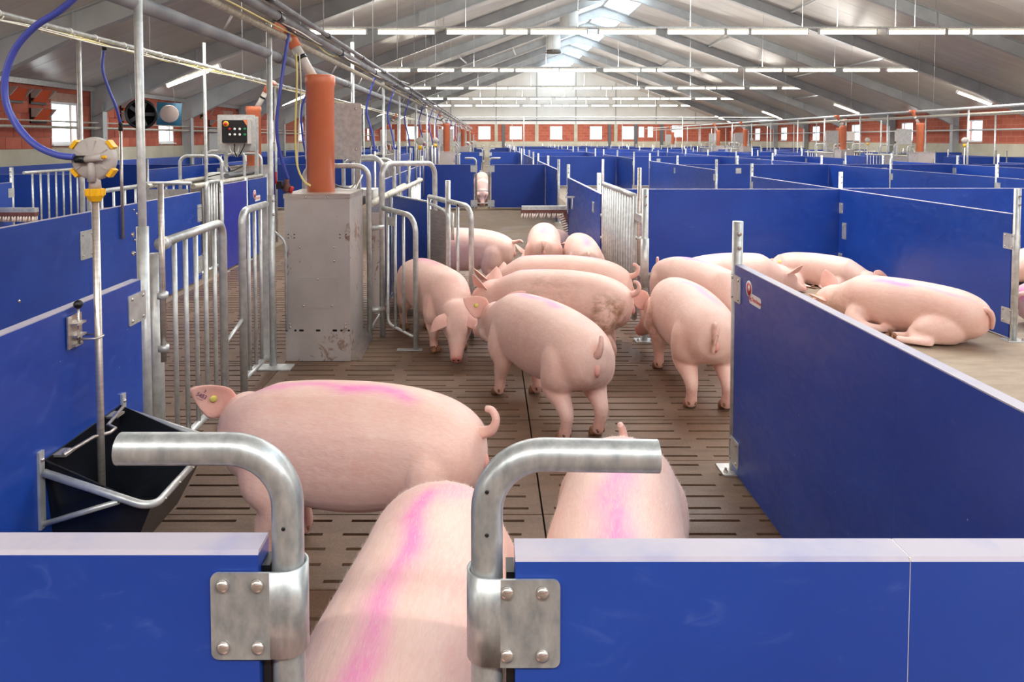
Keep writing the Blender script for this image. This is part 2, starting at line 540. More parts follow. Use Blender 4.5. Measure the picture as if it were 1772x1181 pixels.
# slatted floor: concrete slabs with real slots
SW, SD, PITCH = 1.76, 0.54, 0.108
def slab_mesh(seed):
    rnd = random.Random(seed)
    mb = MB(); e = 0.004
    x0, x1, top, bot = e, SW - e, 0.0, -0.09
    mb_y = e
    ys = [e]
    for r in range(5):
        yc = PITCH * (r + 0.5); s0, s1 = yc - 0.0095, yc + 0.0095
        mb.add([(x0, mb_y, top), (x1, mb_y, top), (x1, s0, top), (x0, s0, top)], [(0, 1, 2, 3)])
        off = rnd.uniform(-0.035, 0.035); xs = []
        for k in range(4):
            a = 0.08 + k * 0.42 + off
            xs.append((max(a, 0.03), min(a + 0.335, SW - 0.03)))
        cur = x0
        for a, b in xs + [(x1, None)]:
            mb.add([(cur, s0, top), (a, s0, top), (a, s1, top), (cur, s1, top)], [(0, 1, 2, 3)])
            if b is None: break
            mb.add([(a, s0, top), (b, s0, top), (b, s1, top), (a, s1, top), (a, s0, bot), (b, s0, bot), (b, s1, bot), (a, s1, bot)],
                   [(0, 4, 5, 1), (1, 5, 6, 2), (2, 6, 7, 3), (3, 7, 4, 0)])
            cur = b
        mb_y = s1
    y1 = SD - e
    mb.add([(x0, mb_y, top), (x1, mb_y, top), (x1, y1, top), (x0, y1, top)], [(0, 1, 2, 3)])
    mb.add([(x0, e, top), (x1, e, top), (x1, y1, top), (x0, y1, top), (x0, e, bot), (x1, e, bot), (x1, y1, bot), (x0, y1, bot)],
           [(0, 4, 5, 1), (1, 5, 6, 2), (2, 6, 7, 3), (3, 7, 4, 0)])
    return mb
slat_root = thing('floor_slatted', None, None, (-3.28, 0.446, 0), kind='structure')
slab_me = []
for sd in range(4):
    o = slab_mesh(sd).build('slatted_slab', 'slab', None, (0, 0, 0))
    slab_me.append(o.data); bpy.data.objects.remove(o)
for c in range(3):
    for r in range(19):
        o = bpy.data.objects.new('slatted_slab', slab_me[(c * 5 + r * 3) % 4]); COL.objects.link(o)
        o.parent = slat_root
        o.location = (c * SW, r * SD, random.uniform(-0.0025, 0.0))

# ---- long and end walls with window openings
def wall_strips(axis, fix0, fix1, lo, hi, ztop, openings, mb):
    """solid wall pieces between lo..hi leaving the openings [(a,b,z0,z1)] free"""
    def bx(a, b, z0, z1):
        if b - a < 1e-4: return
        if axis == 'y': mb.box(fix0, fix1, a, b, z0, z1)
        else: mb.box(a, b, fix0, fix1, z0, z1)
    cur = lo
    for a, b, z0, z1 in sorted(openings):
        bx(cur, a, 0, ztop); bx(a, b, 0, z0); bx(a, b, z1, ztop); cur = b
    bx(cur, hi, 0, ztop)

WZ0, WZ1 = 1.54, 2.5
side_win = [(y - 1.65, y - 0.6, WZ0, WZ1) for y in TRUSS_Y]
mb = MB(); wall_strips('y', XL - 0.25, XL - 0.022, Y0, Y1, ZE + 0.06, side_win, mb)
wl = mb.build('wall_left', 'mortar'); wl['kind'] = 'structure'
# individual clay blocks where they can be told apart, texture beyond
BY0, BY1 = 13.0, 34.0
mb = MB(); wall_strips('y', XL - 0.022, XL, BY1, Y1, ZE + 0.06, [q for q in side_win if q[0] > BY1], mb)
mb.build('far_brickwork', 'brick_far', wl)
mb = MB(); wall_strips('y', XL - 0.022, XL, Y0, BY0, ZE + 0.06, [q for q in side_win if q[1] < BY0], mb)
mb.build('near_brickwork', 'brick_far', wl)
def brick_mesh(L, H):
    e = 0.006
    m_ = MB(); m_.box(0, 0.022, e, L - e, e, H - e)
    return m_
bcache = {}
for row in range(6):
    z0 = 1.45 + 0.25 * row; H = 0.25
    y = BY0 - (0.25 if row % 2 else 0)
    while y < BY1:
        pieces = [(max(y, BY0), min(y + 0.5, BY1))]
        for a, b, wz0, wz1 in side_win:
            if z0 + H > wz0 + 0.12 and z0 < wz1 - 0.02:
                nxt = []
                for p, q in pieces:
                    if q <= a or p >= b: nxt.append((p, q))
                    else:
                        if p < a - 0.04: nxt.append((p, a))
                        if q > b + 0.04: nxt.append((b, q))
                pieces = nxt
        for p, q in pieces:
            if q - p < 0.05: continue
            key = (round(q - p, 2), random.random() < 0.4)
            if key not in bcache:
                o = brick_mesh(q - p, H).build('brick', 'brick2' if key[1] else 'brick', None, (0, 0, 0))
                bcache[key] = o.data; bpy.data.objects.remove(o)
            o = bpy.data.objects.new('brick', bcache[key]); COL.objects.link(o)
            o.parent = wl
            ow = Vector(wl['_o'])
            o.location = Vector((XL - 0.022 + random.uniform(0, 0.004), p, z0)) - ow
        y += 0.5
mb = MB(); mb.box(XL - 0.01, XL + 0.05, Y0, Y1, 0, 1.45)
mb.build('plinth', 'concrete_base', wl)
mb = MB(); mb.box(XL - 0.02, XL + 0.09, Y0, Y1, ZE - 0.09, ZE + 0.02)
mb.build('eaves_channel', 'galv', wl)

mb = MB(); wall_strips('y', XR, XR + 0.25, Y0, Y1, ZE + 0.06, side_win, mb)
wr = mb.build('wall_right', 'brick_far'); wr['kind'] = 'structure'
mb = MB(); mb.box(XR - 0.05, XR + 0.01, Y0, Y1, 0, 1.45); mb.build('plinth', 'concrete_base', wr)

far_win = [(x - 0.55, x + 0.55, 1.62, 2.78) for x in (-0.4, 2.4, 6.0, 9.55, 12.4)] + [(13.35, 13.85, 1.8, 2.75), (14.15, 14.65, 1.8, 2.75), (16.3, 17.3, 1.8, 2.85), (-4.2, -3.1, 1.62, 2.78), (-7.4, -6.3, 1.62, 2.78)]
mb = MB(); wall_strips('x', Y1, Y1 + 0.25, XL, XR, ZE + 0.05, far_win, mb)
wf = mb.build('wall_far', 'brick_far'); wf['kind'] = 'structure'
mb = MB(); mb.box(XL, XR, Y1 - 0.06, Y1 + 0.01, 0, 1.42); mb.build('plinth', 'concrete_base', wf)
for x, ww, mt in ((0.65, 0.3, 'concrete_base'), (4.26, 0.32, 'concrete_base'), (7.74, 0.32, 'concrete_base'), (11.3, 0.3, 'concrete_base'), (1.3, 0.26, 'dark_pipe'), (10.75, 0.26, 'dark_pipe'), (13.1, 0.3, 'dark_pipe'), (15.4, 0.3, 'dark_pipe')):
    mb = MB(); mb.box(x - ww / 2, x + ww / 2, Y1 - 0.1, Y1, 0 if mt == 'dark_pipe' else 1.42, ZE + 0.05); mb.build('pilaster', mt, wf)
mb = MB(); mb.prism([(XL, ZE + 0.05), (XR, ZE + 0.05), (RX, ZR + 0.2)], 'y', Y1 - 0.02, Y1 + 0.2)
g = mb.build('wall_far_gable', 'gable'); g['kind'] = 'structure'
for x in (-7.0, -3.4, 0.65, 4.26, 7.74, 11.3, 14.9, 18.4):
    mb = MB(); mb.box(x - 0.05, x + 0.05, Y1 - 0.05, Y1 - 0.02, ZE, zroof(x) - 0.05); mb.build('seam_cover', 'gable_seam', g)
mb = MB(); mb.box(XL, XR, Y0 - 0.25, Y0, 0, ZE + 0.05); wn = mb.build('wall_near', 'brick_far'); wn['kind'] = 'structure'
mb = MB(); mb.prism([(XL, ZE + 0.05), (XR, ZE + 0.05), (RX, ZR + 0.2)], 'y', Y0 - 0.2, Y0)
g = mb.build('wall_near_gable', 'gable'); g['kind'] = 'structure'

# ---- windows
def window(n, axis, fix, a, b, z0, z1, face):
    """frame + mullion + pane; face = +1/-1 is the room side along the wall normal"""
    f0, f1 = fix - 0.02 * face, fix - 0.11 * face
    t = 0.055
    def bx(m_, p, q, zz0, zz1, g0=f0, g1=f1):
        if axis == 'y': m_.box(g0, g1, p, q, zz0, zz1)
        else: m_.box(p, q, g0, g1, zz0, zz1)
    m_ = MB()
    bx(m_, a, b, z0, z0 + t); bx(m_, a, b, z1 - t, z1); bx(m_, a, a + t, z0 + t, z1 - t); bx(m_, b - t, b, z0 + t, z1 - t)
    fr = m_.build('window_%d' % n, 'win_frame'); fr['kind'] = 'structure'
    m_ = MB(); mid = a + (b - a) * 0.72
    bx(m_, mid - 0.03, mid + 0.03, z0 + t, z1 - t); m_.build('mullion', 'win_frame', fr)
    m_ = MB(); g = fix - 0.07 * face
    bx(m_, a + t, b - t, z0 + t, z1 - t, g - 0.004, g + 0.004); m_.build('pane', 'glass', fr)
    m_ = MB()
    bx(m_, a - 0.02, b + 0.02, z0 - 0.035, z0, fix + 0.05 * face, fix - 0.15 * face); m_.build('window_sill', 'win_frame', fr)
nwin = 0
for a, b, z0, z1 in side_win:
    nwin += 1; window(nwin, 'y', XL, a, b, z0, z1, 1)
    nwin += 1; window(nwin, 'y', XR, a, b, z0, z1, -1)
for a, b, z0, z1 in far_win:
    nwin += 1; window(nwin, 'x', Y1, a, b, z0, z1, -1)

# ---- ceiling: sheets between the trusses, outer roof skin, ridge skylight
ceil = thing('ceiling', None, None, (RX, Y0, ZE), kind='structure')
def slope_piece(x0, x1, ya, yb, lo, hi):
    m_ = MB()
    m_.prism([(x0, zroof(x0) + lo), (x1, zroof(x1) + lo), (x1, zroof(x1) + hi), (x0, zroof(x0) + hi)], 'y', ya, yb)
    return m_
for xa, xb in ((XL, RX - SKY), (RX + SKY, XR)):
    slope_piece(xa - (0.3 if xa == XL else 0), xb + (0.3 if xb == XR else 0), Y0 - 0.3, Y1 + 0.3, 0.06, 0.12).build('roof_skin', 'ceil', ceil)
    proto = None
    ny = 5.2 / 5
    y = TRUSS_Y[0]
    while y < Y1 - 0.2:
        if proto is None:
            proto = slope_piece(xa, xb, y + 0.006, y + ny - 0.006, 0.0, 0.055).build('ceiling_panel', 'ceil', ceil)
            yb0 = y
        else:
            o = proto.copy(); COL.objects.link(o); o.location = (0, y - yb0, 0)
        y += ny
for k, y in enumerate([Y0] + TRUSS_Y[1:]):
    ya = y + 0.09; yb = (TRUSS_Y[k + 1] if k + 1 < len(TRUSS_Y) else Y1) - 0.09
    if yb - ya < 0.5: continue
    fr = None
    for s in (-1, 1):
        xa, xb = sorted((RX + s * 0.05, RX + s * SKY))
        m_ = MB()
        for yy in (ya, yb):
            m_.prism([(xa, zroof(xa) + 0.02), (xb, zroof(xb) + 0.02), (xb, zroof(xb) + 0.1), (xa, zroof(xa) + 0.1)], 'y', yy - 0.09, yy + 0.03)
        for xx in (xa, xb):
            m_.bar((xx, ya, zroof(xx) + 0.05), (xx, yb, zroof(xx) + 0.05), 0.07, 0.1)
        nwin += 1
        fr = m_.build('window_%d' % nwin, 'truss'); fr['kind'] = 'structure'
        slope_piece(xa, xb, ya, yb, 0.07, 0.078).build('pane', 'skylight', fr)

# ---- portal frames
def half_profile(s, off0, off1):
    """rafter web outline for one side"""
    xe = XL if s < 0 else XR
    X = lambda d: RX + s * d
    D = abs(xe - RX)
    pts_top = [(X(0), ZR), (X(D), zroof(X(D)))]
    low = [(X(D), zroof(xe) - 0.72), (X(D - 2.6), zroof(X(D - 2.6)) - 0.44), (X(0.9), zroof(X(0.9)) - 0.40), (X(0), ZR - 0.52)]
    return pts_top + low
tr0 = thing('roof_truss', None, None, (RX, TRUSS_Y[0], 0), kind='structure')
yt = TRUSS_Y[0]
for s in (-1, 1):
    xe = XL if s < 0 else XR
    p = half_profile(s, 0, 0)
    if s > 0: p = p[::-1]
    MB().prism(p, 'y', yt - 0.012, yt + 0.012).build('rafter_web', 'truss', tr0)
    low = half_profile(s, 0, 0)[2:]
    m_ = MB()
    for a, b in zip(low[:-1], low[1:]):
        m_.bar((a[0], yt, a[1]), (b[0], yt, b[1]), 0.19, 0.016)
    m_.bar((RX, yt, ZR - 0.01), (xe, yt, zroof(xe) - 0.01), 0.19, 0.016)
    m_.build('rafter_flange', 'truss', tr0)
    m_ = MB()
    xi = xe - s * 0.17
    m_.box(xe - s * 0.02, xe - s * 0.034, yt - 0.1, yt + 0.1, 0, ZE); m_.box(xe - s * 0.30, xe - s * 0.316, yt - 0.1, yt + 0.1, 0, ZE - 0.35)
    m_.box(xe - s * 0.034, xe - s * 0.30, yt - 0.008, yt + 0.008, 0, ZE - 0.1)
    m_.build('column', 'truss', tr0)
    m_ = MB()
    for d in (2.6, 7.5):
        x = xe - s * d
        m_.bar((x, yt, zroof(x) - 0.43), (x, yt, zroof(x) - 0.02), 0.02, 0.17)
    m_.build('stiffener', 'truss', tr0)
for y in TRUSS_Y[1:]:
    copy_tree(tr0, (RX, y, 0))
# wind bracing tubes between some frames
for k, (xa, ka) in enumerate(((11.2, 8), (15.6, 7), (15.6, 8), (17.9, 9), (15.6, 10), (11.2, 10), (1.2, 9), (-1.6, 8), (-4.6, 8), (11.2, 6))):
    ya, yb = TRUSS_Y[ka], TRUSS_Y[ka + 1] if ka + 1 < len(TRUSS_Y) else Y1
    MB().tube([(xa, ya, zroof(xa) - 0.25), (xa + 0.4, ya + (yb - ya) * 0.98, zroof(xa) - 0.2)], 0.04, 8).build('trim_%d' % (k + 1), 'galv')['kind'] = 'structure'

# ---- ventilation ducts hanging left of the ridge
for k, (y, nm) in enumerate(((26.5, 'cut off by the picture top'), (35.0, 'half hidden behind the nearest lamp row'), (43.5, 'farthest away, low in front of the gable'))):
    x = 3.85; t = thing('ventilation_duct', 'round white ventilation duct at the ridge, ' + nm, 'duct', (x, y, 6.75), 'ridge ventilation ducts')
    MB().lathe([(0.42, 0.2), (0.44, 0.3), (0.44, 1.6)], (x, y, 6.75), (0, 0, 1), 24).build('duct_pipe', 'duct', t)
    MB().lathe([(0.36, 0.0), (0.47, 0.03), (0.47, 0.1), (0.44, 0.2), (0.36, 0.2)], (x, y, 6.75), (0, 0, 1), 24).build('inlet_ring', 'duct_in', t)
    for a in (0.4, 2.5, 4.6): MB().tube([(x + 0.45 * math.cos(a), y + 0.45 * math.sin(a), 6.85), (x + 0.5 * math.cos(a), y + 0.5 * math.sin(a), zroof(x) + 0.02)], 0.01, 5).build('hanger', 'galv', t)

# ================================================================== TUBE LAMPS
LAMP_Z = 4.42
ROW_Y = [-2.0, 8.4, 18.8, 29.2, 39.6, 50.0, 60.4]
def make_lamp(L):
    t = thing('tube_lamp', 'x', 'lamp', (0, 0, 0))
    MB().box(-L / 2 + 0.03, L / 2 - 0.03, -0.022, 0.022, 0.038, 0.085).build('housing', 'lamp_body', t)
    MB().tube([(-L / 2 + 0.03, 0, -0.005), (L / 2 - 0.03, 0, -0.005)], 0.045, 10).build('diffuser', 'tube_light', t)
    m_ = MB()
    for sx in (-1, 1):
        MB().box(sx * L / 2, sx * (L / 2 - 0.03), -0.05, 0.05, -0.055, 0.085).build('end_cap', 'lamp_body', t)
    ld = bpy.data.lights.new('tube_light', 'AREA'); ld.shape = 'RECTANGLE'; ld.size = L; ld.size_y = 0.12
    ld.energy = LAMP_W * L / 1.5; ld.color = (1.0, 0.985, 0.95)
    lo = bpy.data.objects.new('tube_light', ld); COL.objects.link(lo); lo.parent = t; lo.location = (0, 0, -0.06)
    lu = bpy.data.lights.new('tube_uplight', 'AREA'); lu.shape = 'RECTANGLE'; lu.size = L; lu.size_y = 0.12
    lu.energy = UP_W * L / 1.5; lu.color = ld.color
    lo = bpy.data.objects.new('tube_uplight', lu); COL.objects.link(lo); lo.parent = t; lo.location = (0, 0, 0.145); lo.rotation_euler = (PI, 0, 0)
    return t
lampL, lampS = make_lamp(1.5), make_lamp(0.6)
xs = []
x = -4.65
pat = ['L', 'g', 'L', 'g', 'L', 's']
i = 0
while x < 16.0:
    p = pat[i % 6]
    if p == 'L': xs.append((x + 0.75, 'L')); x += 1.53
    elif p == 'g': x += 0.24
    else: xs.append((x + 0.3, 's')); x += 0.63
    i += 1
used = {'L': False, 's': False}
ROWN = ['row behind the viewer', 'overhead row', 'nearest lamp row in view', 'second lamp row in view', 'third lamp row in view', 'fourth lamp row in view', 'farthest lamp row in view']
def place_lamp(kind, loc, label, group, roty=0):
    src = lampL if kind == 'L' else lampS
    if not used[kind]:
        o = src; used[kind] = True; o.location = loc
    else: o = copy_tree(src, loc)
    o.rotation_euler = (0, roty, 0)
    o['label'] = label; o['group'] = group
    return o
for r, y in enumerate(ROW_Y):
    row_x = [q for q in xs if True]
    for k, (x, kd) in enumerate(row_x):
        place_lamp(kd, (x, y, LAMP_Z), ('%s tube lamp, %s from the left, %s' % ('short' if kd == 's' else 'long', ORD[k] if k < 20 else 'last', ROWN[r])), 'tube lamps hung in rows across the hall')
    a = math.atan(SL)
    place_lamp('L', (19.55, y, zroof(19.55) - 0.36), 'sloping tube lamp under the right eaves at the %s' % ROWN[r], 'sloping tube lamps under the eaves', a)
    place_lamp('L', (-7.65, y, zroof(-7.65) - 0.36), 'sloping tube lamp under the left eaves at the %s' % ROWN[r], 'sloping tube lamps under the eaves', -a)
    t = thing('lamp_rail', 'perforated metal cable tray carrying the %s' % ROWN[r], 'cable tray', (6.0, y, LAMP_Z), 'lamp row trays')
    x0, x1 = -4.75, xs[-1][0] + 0.9
    m_ = MB(); m_.box(x0, x1, y - 0.06, y + 0.06, LAMP_Z + 0.088, LAMP_Z + 0.094)
    m_.box(x0, x1, y - 0.06, y - 0.055, LAMP_Z + 0.094, LAMP_Z + 0.135); m_.box(x0, x1, y + 0.055, y + 0.06, LAMP_Z + 0.094, LAMP_Z + 0.135)
    m_.build('tray', 'galv', t)
    xx = -3.5
    while xx < x1:
        MB().tube([(xx, y, LAMP_Z + 0.1), (xx, y, zroof(xx) + 0.02)], 0.006, 5).build('hanger_wire', 'galv', t); xx += 2.9

# ================================================================== PEN PARTITIONS
TOP = 1.05
def post_parts(t, x, y, h=1.26, r=0.026, n=12, base=True, mat='galv', holes=True, hole_dir=(0, -1, 0)):
    p = MB().tube([(x, y, 0.006 if base else 0.0), (x, y, h)], r, n).build('post', mat, t)
    if base:
        MB().plate((x, y, 0.004), (1, 0, 0), (0, 1, 0), 0.15, 0.13, 0.008, 0.01).build('base_plate', mat, t)
        m_ = MB()
        for sx in (-1, 1): m_.lathe([(0.011, 0), (0.011, 0.01), (0.006, 0.011), (0.006, 0.022)], (x + sx * 0.055, y - 0.035, 0.008), (0, 0, 1), 6, 0, False)
        m_.build('anchor_bolt', 'bolt', t)
    if holes:
        hd = Vector(hole_dir)
        for dz in (0.06, 0.13):
            MB().lathe([(0.010, 0), (0.010, 0.006), (0.005, 0.007)], Vector((x, y, h - dz)) + hd * (r - 0.001), hd, 8).build('bolt', 'bolt', p)
    return p

def clamp(t, c, out, along, w_=0.12, h=0.14, bolts=True, mat='galv', th=0.005):
    """flat clamp plate; out = outward normal, along = horizontal axis"""
    o, a = Vector(out), Vector(along)
    m_ = MB()
    if a.cross(Vector((0, 0, 1))).dot(o) < 0: a2 = -a
    else: a2 = a
    m_.plate(Vector(c) + o * th / 2, a2, (0, 0, 1), w_, h, th, 0.008)
    p = m_.build('clamp_plate', mat, t)
    if bolts:
        for i in (-1, 1):
            for j in (-1, 1):
                MB().dome(Vector(c) + o * th + a * (i * w_ * 0.32) + Vector((0, 0, j * h * 0.36)), o, 0.0085, 0.006, 8).build('bolt', 'bolt', p)
    return p

def partition(a, b, label, group=None, detail=1, posts=(0.0, 1.0), top=TOP, cat='partition', mat='blue', th=0.04, face=None, seams=(), post_h=1.26, clamp_z=(0.9, 0.16)):
    """blue board wall standing on the floor from a=(x,y) to b, axis aligned"""
    ax = 'x' if abs(b[0] - a[0]) > abs(b[1] - a[1]) else 'y'
    if ax == 'x' and a[0] > b[0] or ax == 'y' and a[1] > b[1]: a, b = b, a
    mid = ((a[0] + b[0]) / 2, (a[1] + b[1]) / 2, 0)
    t = thing('pen_partition', label, cat, mid, group)
    h = th / 2
    L = (b[0] - a[0]) if ax == 'x' else (b[1] - a[1])
    cuts = [0.0] + sorted(seams) + [1.0]
    for c0, c1 in zip(cuts[:-1], cuts[1:]):
        g0 = 0.0012 if c0 > 0 else 0; g1 = 0.0012 if c1 < 1 else 0
        m_ = MB(); m2 = MB()
        if ax == 'x':
            m_.box(a[0] + L * c0 + g0, a[0] + L * c1 - g1, a[1] - h, a[1] + h, 0.02, top - 0.004)
            m2.box(a[0] + L * c0 + g0, a[0] + L * c1 - g1, a[1] - h, a[1] + h, top - 0.004, top)
        else:
            m_.box(a[0] - h, a[0] + h, a[1] + L * c0 + g0, a[1] + L * c1 - g1, 0.02, top - 0.004)
            m2.box(a[0] - h, a[0] + h, a[1] + L * c0 + g0, a[1] + L * c1 - g1, top - 0.004, top)
        bd = m_.build('board', mat, t)
        m2.build('top_edge', 'strip', bd)
    for c in seams:
        m_ = MB()
        if ax == 'x': m_.box(a[0] + L * c - 0.0012, a[0] + L * c + 0.0012, a[1] - h + 0.001, a[1] + h - 0.001, 0.02, top)
        else: m_.box(a[0] - h + 0.001, a[0] + h - 0.001, a[1] + L * c - 0.0012, a[1] + L * c + 0.0012, 0.02, top)
        m_.build('seam_strip', 'seam', t)
    for p in posts:
        if ax == 'x': px, py = a[0] + L * p, a[1]
        else: px, py = a[0], a[1] + L * p
        if 0 < p < 1:
            if ax == 'x': py += h + 0.027
            else: px += h + 0.027
        else:
            s = -1 if p == 0 else 1
            if ax == 'x': px += s * 0.028
            else: py += s * 0.028
        post_parts(t, px, py, post_h, 0.026, 12 if detail > 1 else 8, detail > 0, 'galv', detail > 0)
        if detail > 0:
            for zc in clamp_z:
                for s in ((-1,) if ax == 'x' else (-1, 1)):
                    if ax == 'x':
                        cx = px + (0.05 if p == 0 else -0.05 if p == 1 else 0)
                        clamp(t, (cx, a[1] + s * h, zc), (0, s, 0), (1, 0, 0), 0.13, 0.13, detail > 1)
                    else:
                        cy = py + (0.05 if p == 0 else -0.05 if p == 1 else 0)
                        clamp(t, (a[0] + s * h, cy, zc), (s, 0, 0), (0, 1, 0), 0.13, 0.13, detail > 1)
    return t

def sticker(board, c, out, along, s=1.0):
    """small white maker's sticker with red mascot-free egg mark and lettering"""
    o, a = Vector(out), Vector(along)
    up = Vector((0, 0, 1))
    m_ = MB()
    N = 20
    # white outline: egg plus bar
    m_.plate(Vector(c) + a * 0.055 * s + up * (-0.022 * s) + o * 0.0006, a if a.cross(up).dot(o) > 0 else -a, up, 0.125 * s, 0.042 * s, 0.0008, 0.012 * s)
    m_.lathe([(0.034 * s, 0), (0.034 * s, 0.0012)], Vector(c) - a * 0.012 * s + up * 0.012 * s, o, N)
    st = m_.build('sticker', 'sticker_w', board)
    m_ = MB()
    m_.lathe([(0.026 * s, 0), (0.026 * s, 0.0018)], Vector(c) - a * 0.012 * s + up * 0.012 * s, o, N)
    m_.build('emblem', 'sticker_r', st)
    m_ = MB()
    m_.lathe([(0.012 * s, 0), (0.012 * s, 0.0024)], Vector(c) - a * 0.010 * s + up * 0.016 * s, o, N)
    m_.build('emblem_centre', 'sticker_w', st)
    R = Matrix((tuple(a) + (0,), tuple(up) + (0,), tuple(o) + (0,), (0, 0, 0, 1))).transposed()
    text_mesh('lettering', 'Big Dutchman', 0.024 * s, 'sticker_r', st, Matrix.Translation(Vector(c) + a * 0.056 * s + up * (-0.022 * s) + o * 0.0016) @ R)

# ---- near left and right gate boards with bent pipes
def near_gate(side):
    """side -1: board to the left of its pipe, +1: board to the right"""
    if side < 0:
        xb0, xb1, px, yb = -2.4, -0.345, -0.308, 1.083
        lab = 'blue gate board at the lower left with a bent pipe handle turned left'
    else:
        xb0, xb1, px, yb = 0.038, 1.19, -0.003, 1.066
        lab = 'blue gate board at the lower right with a bent pipe handle turned right'
    t = thing('pen_gate', lab, 'gate', ((xb0 + xb1) / 2, yb, 0), 'foreground pen gates')
    th = 0.026
    zt = 1.052
    cuts = [xb0, xb1] if side < 0 else [xb0, 0.622, xb1]
    for c0, c1 in zip(cuts[:-1], cuts[1:]):
        m_ = MB(); m_.box(c0 + 0.0009, c1 - 0.0009, yb - th, yb + th, 0.03, zt - 0.006)
        bd = m_.build('board', 'blue', t)
        # bevelled pale top edge
        m2 = MB(); e = 0.006
        m2.prism([(yb - th, zt - 0.006), (yb + th, zt - 0.006), (yb + th, zt), (yb - th + 0.004, zt)], 'x', c0 + 0.0009, c1 - 0.0009)
        m2.build('top_edge', 'strip', bd)
    if side > 0:
        MB().box(0.6208, 0.6232, yb - th + 0.001, yb + th - 0.001, 0.03, zt - 0.0005).build('seam_strip', 'white_pl', t)
    # end profile between board and pipe
    xe = xb1 if side < 0 else xb0
    MB().box(xe, xe - side * 0.012, yb - 0.012, yb + 0.026, 0.03, zt - 0.03).build('end_profile', 'black', t)
    zh = 1.197
    xend = -0.563 if side < 0 else 0.254
    # hollow pipe: outer + inner wall at the open end
    m_ = MB()
    m_.tube([(px, yb, 0.0), (px, yb, zh), (xend, yb, zh - (0.004 if side > 0 else 0))], 0.0242, 28, 0.088, 14, caps=False)
    dx = 1 if side > 0 else -1
    m_.tube([(xend, yb, zh - (0.004 if side > 0 else 0)), (xend - dx * 0.05, yb, zh - (0.003 if side > 0 else 0))], 0.0212, 28, caps=True)
    o = Vector((xend, yb, zh - (0.004 if side > 0 else 0)))
    ring = []
    for rr in (0.0242, 0.0212):
        for k in range(28):
            a = 2 * PI * k / 28
            ring.append(o + Vector((0, math.cos(a) * rr, math.sin(a) * rr)))
    m_.add(ring, [(k, (k + 1) % 28, 28 + (k + 1) % 28, 28 + k) for k in range(28)])
    pipe = m_.build('handle_pipe', 'galv_near', t)
    for zz, ang in ((1.085, 0), (1.15, 0)):
        if zz == 1.15 and side < 0: continue
        MB().lathe([(0.0032, 0), (0.0032, 0.0012), (0.001, 0.0014)], (px, yb - 0.0238, zz), (0, -1, 0), 8).build('drilled_hole', 'black', pipe)
    # wrap-round clamp: flat leaf on the board, half sleeve round the pipe
    zc, hh = 0.955, 0.0665
    yf = yb - th - 0.0005
    R = 0.0265
    xout = px + side * (-1) * 0  # sleeve follows the pipe
    leaf_far = px + side * 0.108
    prof_o = []; prof_i = []
    # path in plan (x,y): from the leaf end along the board face to the pipe then half way round
    path = [(leaf_far, yf - 0.001), (px + side * 0.02, yf - 0.001)]
    for k in range(13):
        a = math.radians(90 - 15 * k)
        # start at front of the pipe and go round the far side
        path.append((px - side * R * math.cos(a), yb - R * math.sin(a)) if True else None)
    th2 = 0.004
    for j, (x_, y_) in enumerate(path):
        a_ = path[max(j - 1, 0)]; b_ = path[min(j + 1, len(path) - 1)]
        d = Vector((b_[0] - a_[0], b_[1] - a_[1])).normalized()
        nn = Vector((d.y, -d.x)) * (-side)
        if nn.y > 0 and j < 3: nn = -nn
        prof_o.append((x_ + nn.x * th2, y_ + nn.y * th2)); prof_i.append((x_, y_))
    vs, fs = [], []
    rows = 10
    def corner(j, f):
        # round the two free corners of the leaf
        z = zc + hh * f
        return z
    n = len(path)
    for (pl) in (prof_o, prof_i):
        for zz in (zc - hh, zc + hh):
            for j, q in enumerate(pl): vs.append((q[0], q[1], zz))
    fs += [(j, j + 1, n + j + 1, n + j) for j in range(1, n - 1)]
    fs += [(2 * n + j, 3 * n + j, 3 * n + j + 1, 2 * n + j + 1) for j in range(1, n - 1)]
    fs += [(n + j, n + j + 1, 3 * n + j + 1, 3 * n + j) for j in range(1, n - 1)]
    fs += [(j, 2 * n + j, 2 * n + j + 1, j + 1) for j in range(1, n - 1)]
    m_ = MB(); m_.add(vs, fs, True)
    # leaf with rounded outer corners
    xa, xb_ = leaf_far, px + side * 0.02
    rad = 0.011
    poly = []
    lo, hi = zc - hh, zc + hh
    s_ = side
    pts = [(xb_, lo)]
    for k in range(6):
        a = math.radians(-90 + 18 * k); pts.append((xa - s_ * rad + s_ * rad * math.cos(a), lo + rad + rad * math.sin(a)))
    for k in range(6):
        a = math.radians(18 * k); pts.append((xa - s_ * rad + s_ * rad * math.cos(a), hi - rad + rad * math.sin(a)))
    pts.append((xb_, hi))
    if s_ < 0: pts = pts[::-1]
    m_.prism(pts, 'y', yf - 0.001 - th2, yf - 0.001)
    cl = m_.build('clamp_plate', 'galv_near', t)
    for bx in (0.082, 0.030) if side > 0 else (0.090, 0.038):
        for bz in (-0.0475, 0.0475):
            MB().dome((px + side * bx, yf - 0.001 - th2, zc + bz), (0, -1, 0), 0.0105, 0.0075, 18).build('bolt', 'bolt', cl)
    for bz in (-0.0475, 0.0475):
        MB().lathe([(0.0028, 0), (0.0028, 0.0012), (0.001, 0.0014)], (px + side * 0.008, yb - R - th2 + 0.0015, zc + bz), (0, -1, 0), 8).build('drilled_hole', 'black', cl)
    return t
near_gate(-1); near_gate(1)

# ---- right side partition running away from the gate
t = partition((1.235, 1.1), (1.235, 3.54), 'long blue partition on the right with pale top edge and red sticker', None, 2, posts=(1.0,), seams=(0.42,), clamp_z=(0.935, 0.12))
brd = [c for c in t.children if c.name.startswith('board')][-1]
sticker(brd, (1.2145, 3.33, 0.955), (-1, 0, 0), (0, -1, 0), 1.15)

